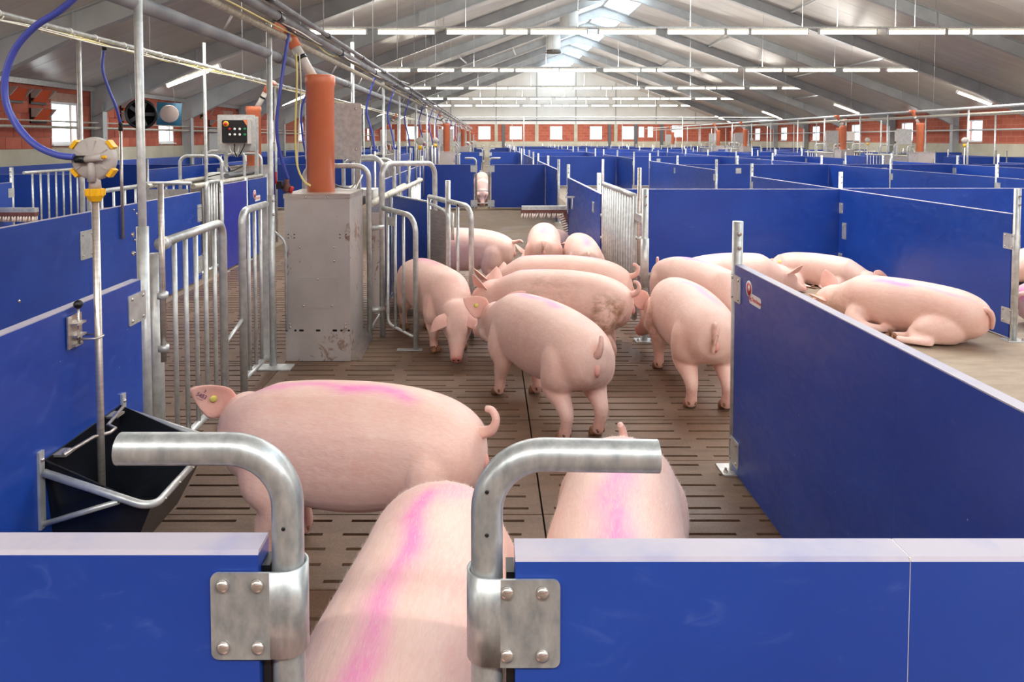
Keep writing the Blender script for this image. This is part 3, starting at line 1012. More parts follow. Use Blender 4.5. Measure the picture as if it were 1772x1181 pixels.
# ---- left near partition with the trough
t = partition((-1.56, 1.14), (-1.56, 3.17), 'blue partition at the left edge carrying the black trough', None, 2, posts=(), seams=(), clamp_z=())
for zc in (0.93, 0.25):
    clamp(t, (-1.54, 3.13, zc), (1, 0, 0), (0, 1, 0), 0.15, 0.13, True)

# ---- partition across the slatted corridor
t = partition((-3.4, 2.2), (-3.4, 8.45), 'long blue partition on the far side of the slatted corridor', None, 2, posts=(), seams=(0.42, 0.62))
for y in (6.04,): clamp(t, (-3.38, y, 0.78), (1, 0, 0), (0, 1, 0), 0.2, 0.24, True)
for y, zz in ((6.85, 0.99), (6.9, 0.95), (6.86, 0.70), (7.0, 0.71), (6.85, 0.58), (7.0, 0.6), (5.15, 0.5)):
    MB().dome((-3.38, y, zz), (1, 0, 0), 0.014, 0.01, 8).build('bolt', 'bolt', t)
for zc in (0.80, 0.2): clamp(t, (-3.38, 8.40, zc), (1, 0, 0), (0, 1, 0), 0.12, 0.2, True)

# ---- barred gates
def bar_gate(x, ya, yb, label, zt=1.17, nb=5, z0=0.1, leg_far=True, group='barred gates', legr=0.024, barr=0.0125, mat='galv', hoop_near=False, floor_leg=True):
    t = thing('barred_gate', label, 'gate', (x, (ya + yb) / 2, 0), group)
    if hoop_near: pts = [(x, ya, 0.0), (x, ya, zt), (x, yb, zt)]
    elif leg_far: pts = [(x, ya, zt - 0.01), (x, yb, zt), (x, yb, 0.0)]
    else: pts = [(x, ya, zt), (x, yb, zt)]
    MB().tube(pts, legr, 14, 0.09, 7).build('top_rail', mat, t)
    MB().tube([(x, ya, z0), (x, yb, z0)], 0.02, 10).build('bottom_rail', mat, t)
    for k in range(nb):
        y = ya + (yb - ya) * (k + 1) / (nb + 1)
        MB().tube([(x, y, z0), (x, y, zt - 0.01)], barr, 10).build('bar', mat, t)
    return t
def latch_rod(t, x, y, z0, z1, r=0.014):
    p = MB().tube([(x, y, z0), (x, y, z1)], r, 10).build('latch_rod', 'inox', t)
    for zz in (z0 + 0.05, z0 + 0.3):
        MB().lathe([(r + 0.012, 0), (r + 0.012, 0.03)], (x, y, zz), (0, 0, 1), 10).build('rod_guide', 'galv', t)
t = bar_gate(-1.6, 3.52, 4.32, 'tall barred gate between the trough partition and the box feeder, nearer leaf', 1.17, 5)
MB().tube([(-1.6, 3.45, 0.0), (-1.6, 3.45, 1.12)], 0.03, 12).build('hinge_post', 'galv', t)
MB().lathe([(0.033, 0), (0.033, 0.05)], (-1.6, 3.5, 1.155), (0, 1, 0), 12).build('hinge_sleeve', 'galv', t)
latch_rod(t, -1.53, 3.36, 0.62, 1.46)
t = bar_gate(-1.6, 4.66, 5.16, 'narrow barred gate leaf beside the post left of the box feeder', 1.2, 3, hoop_near=True)
MB().tube([(-1.6, 4.32, 0.42), (-1.6, 4.66, 0.5)], 0.012, 8).build('stay_bar', 'galv', t)
MB().box(-1.62, -1.58, 5.12, 5.15, 0.1, 1.2).build('end_flat', 'galv', t)
t = bar_gate(1.27, 6.25, 7.98, 'barred gate standing in line behind the pigs, beside the brush', 1.17, 12, leg_far=False)
MB().tube([(1.27, 6.25, 0.1), (1.27, 6.25, 1.17)], 0.024, 10).build('hinge_post', 'galv', t)
MB().tube([(1.27, 7.98, 0.1), (1.27, 7.98, 1.17)], 0.02, 10).build('end_bar', 'galv', t)
latch_rod(t, 1.27, 8.04, 0.5, 1.44); latch_rod(t, 1.29, 6.18, 0.5, 1.42, 0.018)
for zz in (1.0, 0.55): MB().box(1.26, 1.30, 5.9, 6.24, zz - 0.03, zz + 0.03).build('hinge_arm', 'galv', t)
tp = thing('gate_post', 'galvanised gate post with base plate right behind the standing pigs', 'post', (1.28, 5.9, 0))
post_parts(tp, 1.28, 5.9, 1.26, 0.028, 14)
MB().lathe([(0.034, 0), (0.034, 0.4)], (1.28, 5.9, 0.45), (0, 0, 1), 14).build('sleeve', 'galv', tp)

# ---- lying-bay partitions, right hand side
CROSS = [9.0, 17.25, 25.4, 33.5, 41.6, 49.7, 57.8]
partition((1.27, 8.08), (1.27, 11.5), 'blue partition behind the barred gate, with the scratching brush at its end', None, 2, posts=(0.16, 1.0), clamp_z=(0.85, 0.2))
partition((1.3, 8.87), (4.33, 8.87), 'blue back partition of the nearest lying bay behind the sleeping pigs', 'cross partitions of the lying bays', 2, posts=(), clamp_z=())
t = partition((4.33, 5.93), (4.33, 8.85), 'blue partition with thick end post beside the large lying pig', None, 2, posts=(0.0, 1.0), clamp_z=(0.82, 0.2))
clamp(t, (4.31, 8.72, 0.55), (-1, 0, 0), (0, 1, 0), 0.1, 0.2)
partition((4.33, 8.9), (4.33, 11.85), 'blue partition running on behind the corner of the nearest lying bay', None, 1, posts=(1.0,))
partition((4.37, 9.02), (8.12, 9.02), 'blue cross partition right of the nearest lying bay corner', 'cross partitions of the lying bays', 1, posts=(), clamp_z=())
FAR = 'far pen partitions on the right'
for k, yc in enumerate(CROSS):
    pen = ORD[k]
    d = 1 if k < 3 else 0
    if k > 0:
        for X, nm in ((1.38, 'beside the dung alley'), (4.5, 'in the middle of the lying bays')):
            partition((X, yc - 2.95), (X, yc + 2.9), 'blue lengthwise partition %s, at the %s cross row' % (nm, pen), FAR, d, posts=(0.0, 0.53, 1.0))
        if k != 1:
            partition((1.42, yc), (4.46, yc), 'blue cross partition of the %s row, left bay' % pen, FAR, d, posts=())
        partition((4.54, yc + 0.04), (8.12, yc + 0.04), 'blue cross partition of the %s row, middle bay' % pen, FAR, d, posts=(0.4,) if k < 3 else ())
    partition((8.2, yc + 0.2), (11.2, yc + 0.2), 'blue cross partition of the %s row, right bay' % pen, FAR, d, posts=(0.45,))
    partition((11.25, yc - 2.6), (11.25, yc + 2.9), 'blue lengthwise partition right of the long divider, at the %s cross row' % pen, FAR, d, posts=(0.0, 0.5, 1.0))
    if k % 2 == 1:
        partition((11.3, yc + 0.2), (13.3, yc + 0.2), 'blue partition closing the right dung alley at the %s cross row' % pen, FAR, 0, posts=(1.0,))
    partition((15.5, yc - 0.8), (17.6, yc - 0.8), 'blue partition beyond the right station row, at the %s cross row' % pen, FAR, 0, posts=(1.0,))
    partition((17.7, yc - 2.6), (17.7, yc + 2.4), 'blue partition near the right wall, at the %s cross row' % pen, FAR, 0, posts=(0.0, 0.5, 1.0))
    partition((17.75, yc - 0.8), (21.4, yc - 0.8), 'blue partition reaching the right wall, at the %s cross row' % pen, FAR, 0, posts=())
y = 5.5
k = 0
while y < 62:
    partition((8.16, y), (8.16, y + 3.0), 'blue board of the long lengthwise divider, %s from the camera' % (ORD[k] if k < 20 else 'one of the farthest'), 'long lengthwise divider', 1 if y < 26 else 0, posts=(1.0,))
    y += 3.06; k += 1
for k, (ya, yb) in enumerate(((15.6, 19.0), (24, 27.5), (31, 35.5), (40, 44), (48, 52))):
    partition((13.42, ya), (13.42, yb), 'blue board along the right station row, %s from the camera' % ORD[k], 'boards along the right stations', 0, posts=(0.0, 1.0))
for k, (ya, yb) in enumerate(((14.0, 20.0), (25, 30), (34, 40), (44, 50))):
    partition((15.42, ya), (15.42, yb), 'blue board beyond the right service aisle, %s from the camera' % ORD[k], 'boards along the right stations', 0, posts=(0.0, 1.0))

# ---- the next gateway across the alley, same pattern as the foreground one
def far_gateway(yc, lab, detail):
    partition((-1.95, yc), (-0.36, yc), 'blue board left of the %s gateway' % lab, 'far gateways', detail, posts=(), clamp_z=())
    partition((0.06, yc), (1.34, yc), 'blue board right of the %s gateway' % lab, 'far gateways', detail, posts=(), clamp_z=())
    for s, px in ((-1, -0.305), (1, 0.005)):
        t = thing('gate_pipe', 'bent pipe on the %s side of the %s gateway' % ('left' if s < 0 else 'right', lab), 'gate', (px, yc, 0), 'far gateways')
        MB().tube([(px, yc, 0), (px, yc, 1.2), (px + s * 0.27, yc, 1.2)], 0.024, 10, 0.09, 5).build('handle_pipe', 'galv', t)
        for zc in (0.95, 0.12): clamp(t, (px + s * 0.05, yc - 0.026, zc), (0, -1, 0), (1, 0, 0), 0.16, 0.16, False)
    t = thing('cross_bars', 'thin bars closing the %s gateway' % lab, 'gate', (-0.15, yc + 0.03, 0))
    for zz in (0.12, 0.42): MB().tube([(-0.29, yc + 0.03, zz), (-0.01, yc + 0.03, zz)], 0.012, 8).build('bar', 'galv', t)
far_gateway(17.25, 'middle', 1)
far_gateway(33.5, 'distant', 0)
far_gateway(49.7, 'farthest', 0)

# ---- left pens
for k, yc in enumerate((17.3, 25.4, 33.5, 41.6, 49.7, 57.8)):
    partition((-9.55, yc), (-3.9, yc), 'blue cross partition of the left pens, %s from the camera' % ORD[k], 'left pen partitions', 1 if k < 1 else 0, posts=(0.55,))
    partition((-6.8, yc - 2.9), (-6.8, yc + 2.9), 'blue lengthwise partition of the left pens, %s from the camera' % ORD[k + 1], 'left pen partitions', 0, posts=(0.0, 0.5, 1.0))
    if k: partition((-3.42, yc - 6.5), (-3.42, yc - 1.5), 'blue board along the left station row, %s from the camera' % ORD[k], 'left pen partitions', 0, posts=(0.0, 1.0))
partition((-6.8, 6.0), (-6.8, 10.25), 'blue partition at the far left edge, beside the left brush', 'left pen partitions', 1, posts=(1.0,))
bar_gate(-6.8, 10.55, 12.5, 'barred gate far left, behind the corridor partition', 1.17, 9, leg_far=False, barr=0.014)
for k in range(5):
    partition((-9.5, 6 + k * 6.0), (-9.5, 11.9 + k * 6.0), 'blue board against the left brick wall, %s from the camera' % ORD[k], 'boards against the left wall', 0, posts=(1.0,), top=1.12)
partition((-9.45, 12.6), (-6.85, 12.6), 'blue partition behind the barred gate on the far left', 'left pen partitions', 0, posts=())

# ================================================================== TROUGH AND WATER VALVE
t = thing('feed_trough', 'black plastic trough with galvanised rail on the blue partition, lower left', 'trough', (-1.36, 2.69, 0.18))
YA, YB, XW = 2.45, 2.97, -1.539
m_ = MB()
# sloping-sided basin, open at the top: outer and inner shells
def basin(m_, e, z0, lip):
    a = [(XW + e, YA + e), (-1.17 - e, YA + e), (-1.17 - e, YB - e), (XW + e, YB - e)]
    b = [(XW + e, YA + 0.06 + e), (-1.28 - e, YA + 0.06 + e), (-1.28 - e, YB - 0.06 - e), (XW + e, YB - 0.06 - e)]
    zt = [0.56 if i in (0, 3) else 0.395 for i in range(4)]
    return [(x, y, zt[i] - lip) for i, (x, y) in enumerate(a)] + [(x, y, z0) for x, y in b]
o_ = basin(m_, 0.0, 0.17, 0); i_ = basin(m_, 0.006, 0.178, 0.0)
m_.add(o_ + i_, [(0, 4, 5, 1), (1, 5, 6, 2), (2, 6, 7, 3), (3, 7, 4, 0), (4, 7, 6, 5),
                 (8, 9, 13, 12), (9, 10, 14, 13), (10, 11, 15, 14), (11, 8, 12, 15), (12, 13, 14, 15),
                 (0, 1, 9, 8), (1, 2, 10, 9), (2, 3, 11, 10), (3, 0, 8, 11)])
m_.build('basin', 'black_trough', t)
k = 0.45
m_ = MB(); m_.add([(XW + 0.008, YA + 0.052, 0.2), (-1.277, YA + 0.052, 0.2), (-1.277, YB - 0.052, 0.2), (XW + 0.008, YB - 0.052, 0.2)], [(0, 1, 2, 3)])
m_.build('water', 'water', t)
rail = MB().tube([(-1.525, YA - 0.02, 0.525), (-1.155, YA - 0.02, 0.40), (-1.155, YB + 0.02, 0.40), (-1.525, YB + 0.02, 0.525)], 0.0135, 14, 0.06, 7).build('rail', 'galv', t)
m_ = MB()
for yy in (2.5, 2.62, 2.74, 2.86): m_.dome((-1.142, yy, 0.40), (1, 0, 0), 0.006, 0.006, 8)
m_.build('rail_screw', 'bolt', rail)
for yy in (YA - 0.02, YB + 0.02):
    b_ = MB().box(-1.54, -1.53, yy - 0.014, yy + 0.014, 0.33, 0.60).build('wall_bracket', 'galv', t)
    MB().dome((-1.53, yy, 0.57), (1, 0, 0), 0.009, 0.008, 8).build('bolt', 'bolt', b_)
    MB().tube([(-1.53, yy, 0.345), (-1.27, yy, 0.425)], 0.010, 10).build('brace', 'galv', t)
m_ = MB(); m_.tube([(-1.50, 2.5, 0.555), (-1.49, 2.68, 0.545), (-1.45, 2.72, 0.545), (-1.45, 2.76, 0.545), (-1.49, 2.78, 0.55), (-1.50, 2.92, 0.57)], 0.007, 8)
m_.build('pipe_holder', 'inox', t)
m_ = MB()
for yy in (2.53, 2.88): m_.box(-1.535, -1.49, yy - 0.03, yy + 0.03, 0.548, 0.556); m_.dome((-1.505, yy - 0.012, 0.556), (0, 0, 1), 0.008, 0.006, 8); m_.dome((-1.505, yy + 0.012, 0.556), (0, 0, 1), 0.008, 0.006, 8)
m_.build('holder_tab', 'inox', t)

VX, VY = -1.475, 2.70
t = thing('water_valve', 'grey disc water valve with yellow clips on a stainless pipe over the trough', 'water valve', (VX, VY, 0.21))
MB().tube([(VX, VY, 0.215), (VX + 0.0, VY, 0.56), (VX, VY, 1.46)], 0.0135, 16).build('drop_pipe', 'inox', t)
nut = MB().lathe([(0.020, 0), (0.031, 0.018), (0.033, 0.022), (0.033, 0.046), (0.028, 0.048)], (VX, VY, 1.435), (0, 0, 1), 8, 0, False).build('union_nut', 'yellow', t)
m_ = MB()
for a in range(8):
    an = 2 * PI * (a + 0.5) / 8
    m_.box(VX + 0.030 * math.cos(an) - 0.004, VX + 0.030 * math.cos(an) + 0.004, VY + 0.030 * math.sin(an) - 0.004, VY + 0.030 * math.sin(an) + 0.004, 1.458, 1.482)
m_.build('nut_rib', 'yellow', nut)
DZ = 1.595
DX = VX - 0.004
MB().lathe([(0.022, 0), (0.020, 0.03), (0.017, 0.035), (0.017, 0.10)], (VX, VY, 1.483), (0, 0, 1), 16).build('neck', 'grey_pl', t)
disc = MB().lathe([(0.060, 0.0), (0.079, 0.004), (0.081, 0.012), (0.078, 0.018), (0.081, 0.022), (0.079, 0.034), (0.070, 0.042), (0.03, 0.047)], (DX, VY + 0.028, DZ), (0, -1, 0), 40).build('disc_housing', 'grey_pl', t)
MB().tube([(VX, VY - 0.022, 1.51), (VX, VY - 0.022, DZ)], [0.016, 0.012], 12).build('front_stem', 'grey_pl', t)
MB().tube([(DX - 0.012, VY - 0.034, DZ - 0.002), (DX + 0.05, VY - 0.034, DZ + 0.006)], 0.0125, 14).build('inlet_socket', 'grey_pl', t)
MB().tube([(DX + 0.05, VY - 0.034, DZ + 0.006), (DX + 0.066, VY - 0.034, DZ + 0.007)], 0.006, 8).build('pointer', 'yellow', t)
MB().tube([(DX - 0.046, VY - 0.034, DZ - 0.002), (DX - 0.012, VY - 0.034, DZ - 0.002)], 0.0145, 14).build('hose_coupling', 'black', t)
for a in (38, 142, 218, 322):
    an = math.radians(a)
    u = Vector((math.cos(an), 0, math.sin(an)))
    c = Vector((DX, VY + 0.004, DZ)) + u * 0.086
    tv = Vector((-u.z, 0, u.x))
    m_ = MB(); m_.bar(c - tv * 0.017, c + tv * 0.017, 0.034, 0.013, 0, tuple(u))
    m_.build('clip', 'yellow', t)
for a in (75, 105, 150, 30, 215, 325):
    an = math.radians(a); u = Vector((math.cos(an), 0, math.sin(an)))
    c = Vector((DX, VY - 0.016, DZ))
    MB().bar(c + u * 0.03, c + u * 0.07, 0.004, 0.006, 0, (0, -1, 0)).build('disc_rib', 'grey_pl', disc)
# hose sweeping up to the overhead pipe
def P(px, py, Y):        # picture position at depth Y, used for loose cables only
    F_, TH_ = 1250.0, math.radians(2.4)
    cy = 240 + F_ * math.tan(TH_)
    a, b = (px - 846) / F_, -(py - cy) / F_
    r = Vector((a, math.cos(TH_) + b * math.sin(TH_), -math.sin(TH_) + b * math.cos(TH_)))
    s_ = Y / r.y
    return (r.x * s_, Y, 1.67 + r.z * s_)
def smooth_path(pts, n=6):
    pts = [Vector(p) for p in pts]; out = []
    for i in range(len(pts) - 1):
        p0, p1, p2, p3 = pts[max(i - 1, 0)], pts[i], pts[i + 1], pts[min(i + 2, len(pts) - 1)]
        for k in range(n):
            s_ = k / n
            out.append(0.5 * ((2 * p1) + (p2 - p0) * s_ + (2 * p0 - 5 * p1 + 4 * p2 - p3) * s_ ** 2 + (3 * p1 - p0 - 3 * p2 + p3) * s_ ** 3))
    out.append(pts[-1]); return out
hp = [P(128, 272, VY - 0.03), P(98, 268, VY - 0.03), P(60, 250, VY - 0.02), P(28, 215, VY), P(10, 175, VY), P(10, 128, VY), P(28, 82, VY), P(62, 45, VY), P(104, 18, VY), P(138, -14, VY), P(165, -60, VY)]
o = MB().tube(smooth_path(hp), 0.0125, 14).build('water_hose', 'hose')
tag(o, 'thick blue hose curving up from the grey disc valve', 'hose')

# spring latch with black ball knob on the near partition
t = thing('knob_latch', 'steel spring latch with black ball knob on the near left partition', 'latch', (-1.53, 2.66, 0.93))
MB().box(-1.536, -1.530, 2.60, 2.69, 0.90, 1.02).build('latch_plate', 'inox', t)
m_ = MB(); m_.box(-1.53, -1.505, 2.615, 2.675, 0.985, 0.993); m_.box(-1.53, -1.505, 2.615, 2.675, 0.94, 0.948); m_.box(-1.53, -1.515, 2.62, 2.67, 0.905, 0.913)
m_.build('guide', 'inox', t)
MB().tube([(-1.517, 2.645, 0.91), (-1.517, 2.645, 1.045)], 0.005, 8).build('pin', 'bolt', t)
MB().lathe([(0.003, -0.017), (0.011, -0.013), (0.0165, -0.004), (0.0165, 0.004), (0.011, 0.013), (0.002, 0.017)], (-1.517, 2.645, 1.058), (0, 0, 1), 16).build('knob', 'black', t)
MB().tube([(-1.53, 2.655, 0.925), (-1.465, 2.66, 0.925), (-1.455, 2.70, 0.925), (-1.47, 2.72, 0.925), (-1.535, 2.72, 0.925)], 0.004, 8, 0.01).build('pipe_clip', 'inox', t)

# ================================================================== FEEDING STATIONS
def sheet(m_, x0, x1, y0, y1, z0, z1): m_.box(x0, x1, y0, y1, z0, z1)
def station_tree(label, group, xc=-1.28, yb=5.36):
    """box feeder with orange hopper tube; chute runs away from the camera"""
    t = thing('box_feeder', label, 'feeder', (xc, yb + 0.28, 0), group)
    x0, x1, y0, y1 = xc - 0.243, xc + 0.243, yb, yb + 0.55
    b = MB().box(x0, x1, y0, y1, 0.0, 1.245).build('box_body', 'inox_rust', t)
    MB().box(x0 - 0.006, x1 + 0.006, y0 - 0.006, y1, 1.225, 1.258).build('box_lid', 'inox', t)
    MB().prism([(x1, 0.0), (x1 + 0.07, 0.0), (x1, 0.10)], 'y', y0 + 0.02, y1 + 0.03).build('splash_skirt', 'inox', t)
    ip = MB().plate((xc + 0.0, y0 - 0.003, 0.52), (1, 0, 0), (0, 0, 1), 0.29, 0.235, 0.005, 0.006).build('inspection_plate', 'inox_rust', t)
    for dx, dz in ((0, 0.10), (-0.105, -0.10), (0.105, -0.10)): MB().dome((xc + dx, y0 - 0.0055, 0.52 + dz), (0, -1, 0), 0.009, 0.006, 10).build('bolt', 'bolt', ip)
    for dx, dz in ((-0.13, 0.86), (0.125, 0.86), (-0.13, 0.755), (0.125, 0.755), (-0.21, 0.28), (0.205, 0.28), (-0.21, 0.255), (0.205, 0.255), (-0.08, 1.235), (0.08, 1.235)):
        MB().dome((xc + dx, y0 - (0.006 if dz > 1.2 else 0), dz), (0, -1, 0), 0.0085, 0.006, 8).build('rivet', 'bolt', b)
    m_ = MB()
    for sx in (-1, 1):
        for dx in (0.170, 0.215):
            for dz in (0.93, 0.955): m_.lathe([(0.005, 0), (0.005, 0.001)], (xc + sx * dx, y0 - 0.0005, dz), (0, -1, 0), 8)
    for dx in (-0.236, -0.17, -0.125, 0.0, 0.125, 0.175, 0.23): m_.plate((xc + dx, y0 - 0.0005, 0.232), (1, 0, 0), (0, 0, 1), 0.035 if abs(dx) in (0.125, 0.0) else 0.018, 0.016, 0.002, 0.007)
    m_.build('drain_slot', 'black', b)
    tx, ty = xc - 0.035, yb + 0.29
    tb = MB().lathe([(0.108, 0), (0.108, 0.82), (0.116, 0.83), (0.116, 0.90), (0.109, 0.905), (0.10, 0.905), (0.10, 0.86)], (tx, ty, 1.258), (0, 0, 1), 28).build('hopper_tube', 'orange', t)
    MB().tube([(tx - 0.03, ty, 2.10), (tx - 0.20, ty, 2.40)], 0.040, 14).build('drop_tube', 'clear_tube', t)
    MB().lathe([(0.045, 0), (0.045, 0.03)], Vector((tx - 0.03, ty, 2.10)).lerp(Vector((tx - 0.20, ty, 2.40)), 0.62), (-0.17, 0, 0.30), 14).build('tube_band', 'black', t)
    MB().tube([(tx - 0.185, ty, 2.375), (tx - 0.235, ty, 2.47), (tx - 0.25, ty, 2.53)], [0.045, 0.05, 0.05], 14).build('tee_outlet', 'orange', t)
    MB().tube([(tx - 0.27, ty - 0.13, 2.52), (tx - 0.27, ty + 0.13, 2.52)], 0.05, 14).build('tee_body', 'orange', t)
    # back plate and control box facing away
    pl = MB().plate((xc - 0.1, yb + 1.05, 1.735), (1, 0, 0), (0, 0, 1), 0.5, 0.5, 0.006, 0.01).build('back_plate', 'galv', t)
    for dx, dz in ((0.2, 0.2), (0.2, -0.16), (-0.2, 0.2)): MB().dome((xc - 0.1 + dx, yb + 1.045, 1.735 + dz), (0, -1, 0), 0.011, 0.006, 8).build('bolt', 'bolt', pl)
    MB().box(xc - 0.3, xc + 0.04, yb + 1.06, yb + 1.24, 1.58, 1.94).build('control_box', 'grey_pl', t)
    m_ = MB(); m_.box(xc - 0.34, xc - 0.30, yb + 1.03, yb + 1.08, 1.15, 1.5); m_.box(xc + 0.10, xc + 0.14, yb + 1.03, yb + 1.08, 1.15, 1.5)
    m_.build('plate_stand', 'galv', t)
    # chute behind the box
    yc0, yc1 = yb + 0.62, yb + 3.1
    for yy, zt in ((yb + 0.6, 1.445), (yb + 1.35, 1.50), (yb + 2.2, 1.45)):
        MB().tube([(x0, yy, 0.0), (x0, yy, zt), (x1 + 0.045, yy, zt), (x1 + 0.045, yy, 0.0)], 0.021, 12, 0.10, 6).build('hoop', 'galv', t)
    for x_ in (x0, x1 + 0.045):
        MB().tube([(x_, yc0, 1.12), (x_, yc1, 1.12)], 0.03, 10).build('top_beam', 'galv_dirty', t)
        MB().tube([(x_, yc0, 0.08), (x_, yc1, 0.08)], 0.018, 8).build('bottom_beam', 'galv', t)
    m_ = MB(); m_.box(x1 + 0.04, x1 + 0.05, yb + 0.64, yb + 1.9, 0.1, 1.1); m_.build('side_sheet', 'inox', t)
    m_ = MB(); m_.box(x0 - 0.005, x0 + 0.005, yb + 0.64, yb + 1.9, 0.1, 1.1); m_.build('side_sheet', 'inox', t)
    for k in range(5):
        for x_ in (x0, x1 + 0.045): MB().tube([(x_, yb + 2.0 + k * 0.2, 0.08), (x_, yb + 2.0 + k * 0.2, 1.11)], 0.012, 8).build('bar', 'galv', t)
    MB().tube([(xc - 0.15, yb + 0.75, 1.17), (xc - 0.12, yb + 1.7, 1.17)], 0.04, 12).build('door_cylinder', 'dark_pipe', t)
    MB().box(xc + 0.02, xc + 0.2, yb + 0.7, yb + 0.95, 1.1, 1.17).build('valve_block', 'black', t)
    MB().box(xc - 0.05, xc + 0.22, yb + 1.25, yb + 1.55, 1.12, 1.2).build('reader_box', 'white_pl', t)
    cb = smooth_path([(xc + 0.1, yb + 0.8, 1.17), (xc + 0.16, yb + 1.0, 1.34), (xc + 0.1, yb + 1.2, 1.3), (xc, yb + 1.3, 1.2)])
    MB().tube(cb, 0.008, 6).build('air_line', 'white_pl', t)
    cb = smooth_path([(xc + 0.0, yb + 0.65, 1.15), (xc - 0.1, yb + 0.9, 1.28), (xc - 0.05, yb + 1.25, 1.22), (xc + 0.1, yb + 1.8, 1.16)])
    MB().tube(cb, 0.008, 6).build('cable', 'black', t)
    return t
st = station_tree('stainless box feeder with a tall orange tube at the middle left, nearest the camera', 'box feeders with orange tubes')
def move_station(dx, y, label, mirror=False):
    c = copy_tree(st, (st.location.x + dx, y, 0))
    if mirror: c.rotation_euler.z = PI
    c['label'] = label
    return c
for k, y in enumerate((23.3, 38.0, 47.0, 57.0)):
    move_station(-0.05, y, 'box feeder with orange tube in the middle row, %s behind the nearest one' % ORD[k])
# ---- left-hand station (turned round: its chute faces the camera)
ls = move_station(-2.36, 11.1, 'feeder station with orange tube behind the control box with buttons, left row', True)
for k, y in enumerate((26.0, 41.0, 55.0)):
    move_station(-2.36, y, 'left-row feeder station with orange tube, %s behind the control box' % ORD[k], True)
for k, (dx, y) in enumerate(((14.8, 22.6), (14.8, 27.5), (14.8, 38.0), (14.8, 42.5), (14.8, 53.0))):
    move_station(dx, y, 'distant box feeder with orange tube in the right row, %s from the camera' % ORD[k], False)
for k, (dx, y) in enumerate(((17.2, 33.0), (17.2, 47.5))):
    move_station(dx, y, 'distant box feeder beyond the right service aisle, %s of two' % ('nearer' if k == 0 else 'farther'), True)

# control box with buttons, facing the camera, on the left-hand station
t = thing('control_box', 'black-fronted control box with buttons and red stop knob on grey plate', 'control box', (-3.45, 9.95, 1.5))
MB().plate((-3.49, 10.0, 1.75), (1, 0, 0), (0, 0, 1), 0.52, 0.5, 0.008, 0.012).build('mounting_plate', 'galv', t)
MB().box(-3.66, -3.28, 9.84, 9.99, 1.6, 1.93).build('enclosure', 'grey_pl', t)
MB().plate((-3.46, 9.835, 1.765), (1, 0, 0), (0, 0, 1), 0.34, 0.31, 0.01, 0.02).build('front_cover', 'black', t)
m_ = MB(); m_.prism([(-3.34, 1.925), (-3.285, 1.925), (-3.285, 1.84)], 'y', 9.825, 9.832); m_.build('orange_corner', 'orange', t)
sk = MB().lathe([(0.038, 0), (0.038, 0.015), (0.02, 0.016)], (-3.57, 9.83, 1.87), (0, -1, 0), 16).build('stop_button', 'yellow', t)
MB().lathe([(0.02, 0), (0.026, 0.02), (0.024, 0.035)], (-3.565, 9.815, 1.868), (0, -1, 0), 14).build('stop_knob', 'red', sk)
for r in range(2):
    for c in range(4):
        MB().lathe([(0.016, 0), (0.016, 0.012), (0.012, 0.016)], (-3.52 + c * 0.068, 9.83, 1.80 - r * 0.075), (0, -1, 0), 12).build('button', 'red' if (r, c) == (0, 0) else 'green' if c == 3 else 'white_btn', t)
for k in range(4):
    cb = smooth_path([(-3.55 + k * 0.07, 9.9, 1.6), (-3.53 + k * 0.05, 9.88, 1.5), (-3.48 + k * 0.01, 9.95, 1.42)])
    MB().tube(cb, 0.008, 6).build('cable', 'black' if k % 2 else 'white_pl', t)

# blue chute boards of the left-hand station
t = partition((-3.33, 9.0), (-3.33, 9.85), 'violet-blue chute board beside the slatted corridor, nearer one', None, 1, posts=(0.0, 1.0), mat='navy', top=1.1, post_h=1.14, clamp_z=())
t = partition((-3.33, 9.96), (-3.33, 10.75), 'dark blue chute board with sticker beside the slatted corridor', None, 1, posts=(1.0,), top=1.1, post_h=1.14, clamp_z=())
sticker([c for c in t.children if c.name.startswith('board')][0], (-3.308, 10.2, 0.86), (1, 0, 0), (0, 1, 0), 1.9)
t = bar_gate(-3.36, 8.55, 8.98, 'hooped barred gate at the end of the corridor partition', 1.15, 4, hoop_near=True)
t = bar_gate(-4.05, 7.3, 8.5, 'barred gate behind the corridor partition, left of the hoops', 1.12, 4, hoop_near=True)
t = thing('chute_sheet', 'grey sheet panel behind the corridor partition, beside the barred gate', 'panel', (-3.9, 8.4, 0))
MB().box(-4.0, -3.5, 8.38, 8.4, 0.05, 1.08).build('sheet', 'galv', t)
MB().tube([(-4.02, 8.39, 0), (-4.02, 8.39, 1.15), (-3.46, 8.39, 1.15)], 0.022, 10, 0.05).build('frame', 'galv', t)

# ================================================================== SORTING FRAMES RIGHT OF THE FEEDER
t = thing('hoop_frame', 'tall galvanised hoop with dark blue exit panel right of the box feeder', 'gate frame', (-0.68, 6.1, 0))
MB().tube([(-0.895, 6.03, 0.0), (-0.895, 6.03, 1.46), (-0.505, 6.74, 1.44), (-0.505, 6.74, 0.0)], 0.0235, 16, 0.12, 8).build('hoop', 'galv', t)
m_ = MB()
for zz in (0.93, 0.24): m_.tube([(-0.99, 5.97, zz), (-0.88, 6.02, zz)], 0.022, 10)
m_.build('cross_tube', 'galv', t)
MB().box(-0.985, -0.915, 6.0, 6.012, 0.2, 1.05).build('rusty_plate', 'inox_rust', t)
p = MB(); p.bar((-1.06, 7.65, 0.56), (-0.57, 6.76, 0.56), 0.025, 1.02); p.build('exit_panel', 'blue', t)
p = MB(); p.bar((-1.06, 7.65, 1.078), (-0.57, 6.76, 1.078), 0.03, 0.012); p.build('panel_edge', 'galv', t)
MB().tube([(-0.57, 6.74, 1.10), (-0.51, 6.74, 1.12)], 0.018, 10).build('pivot', 'inox', t)
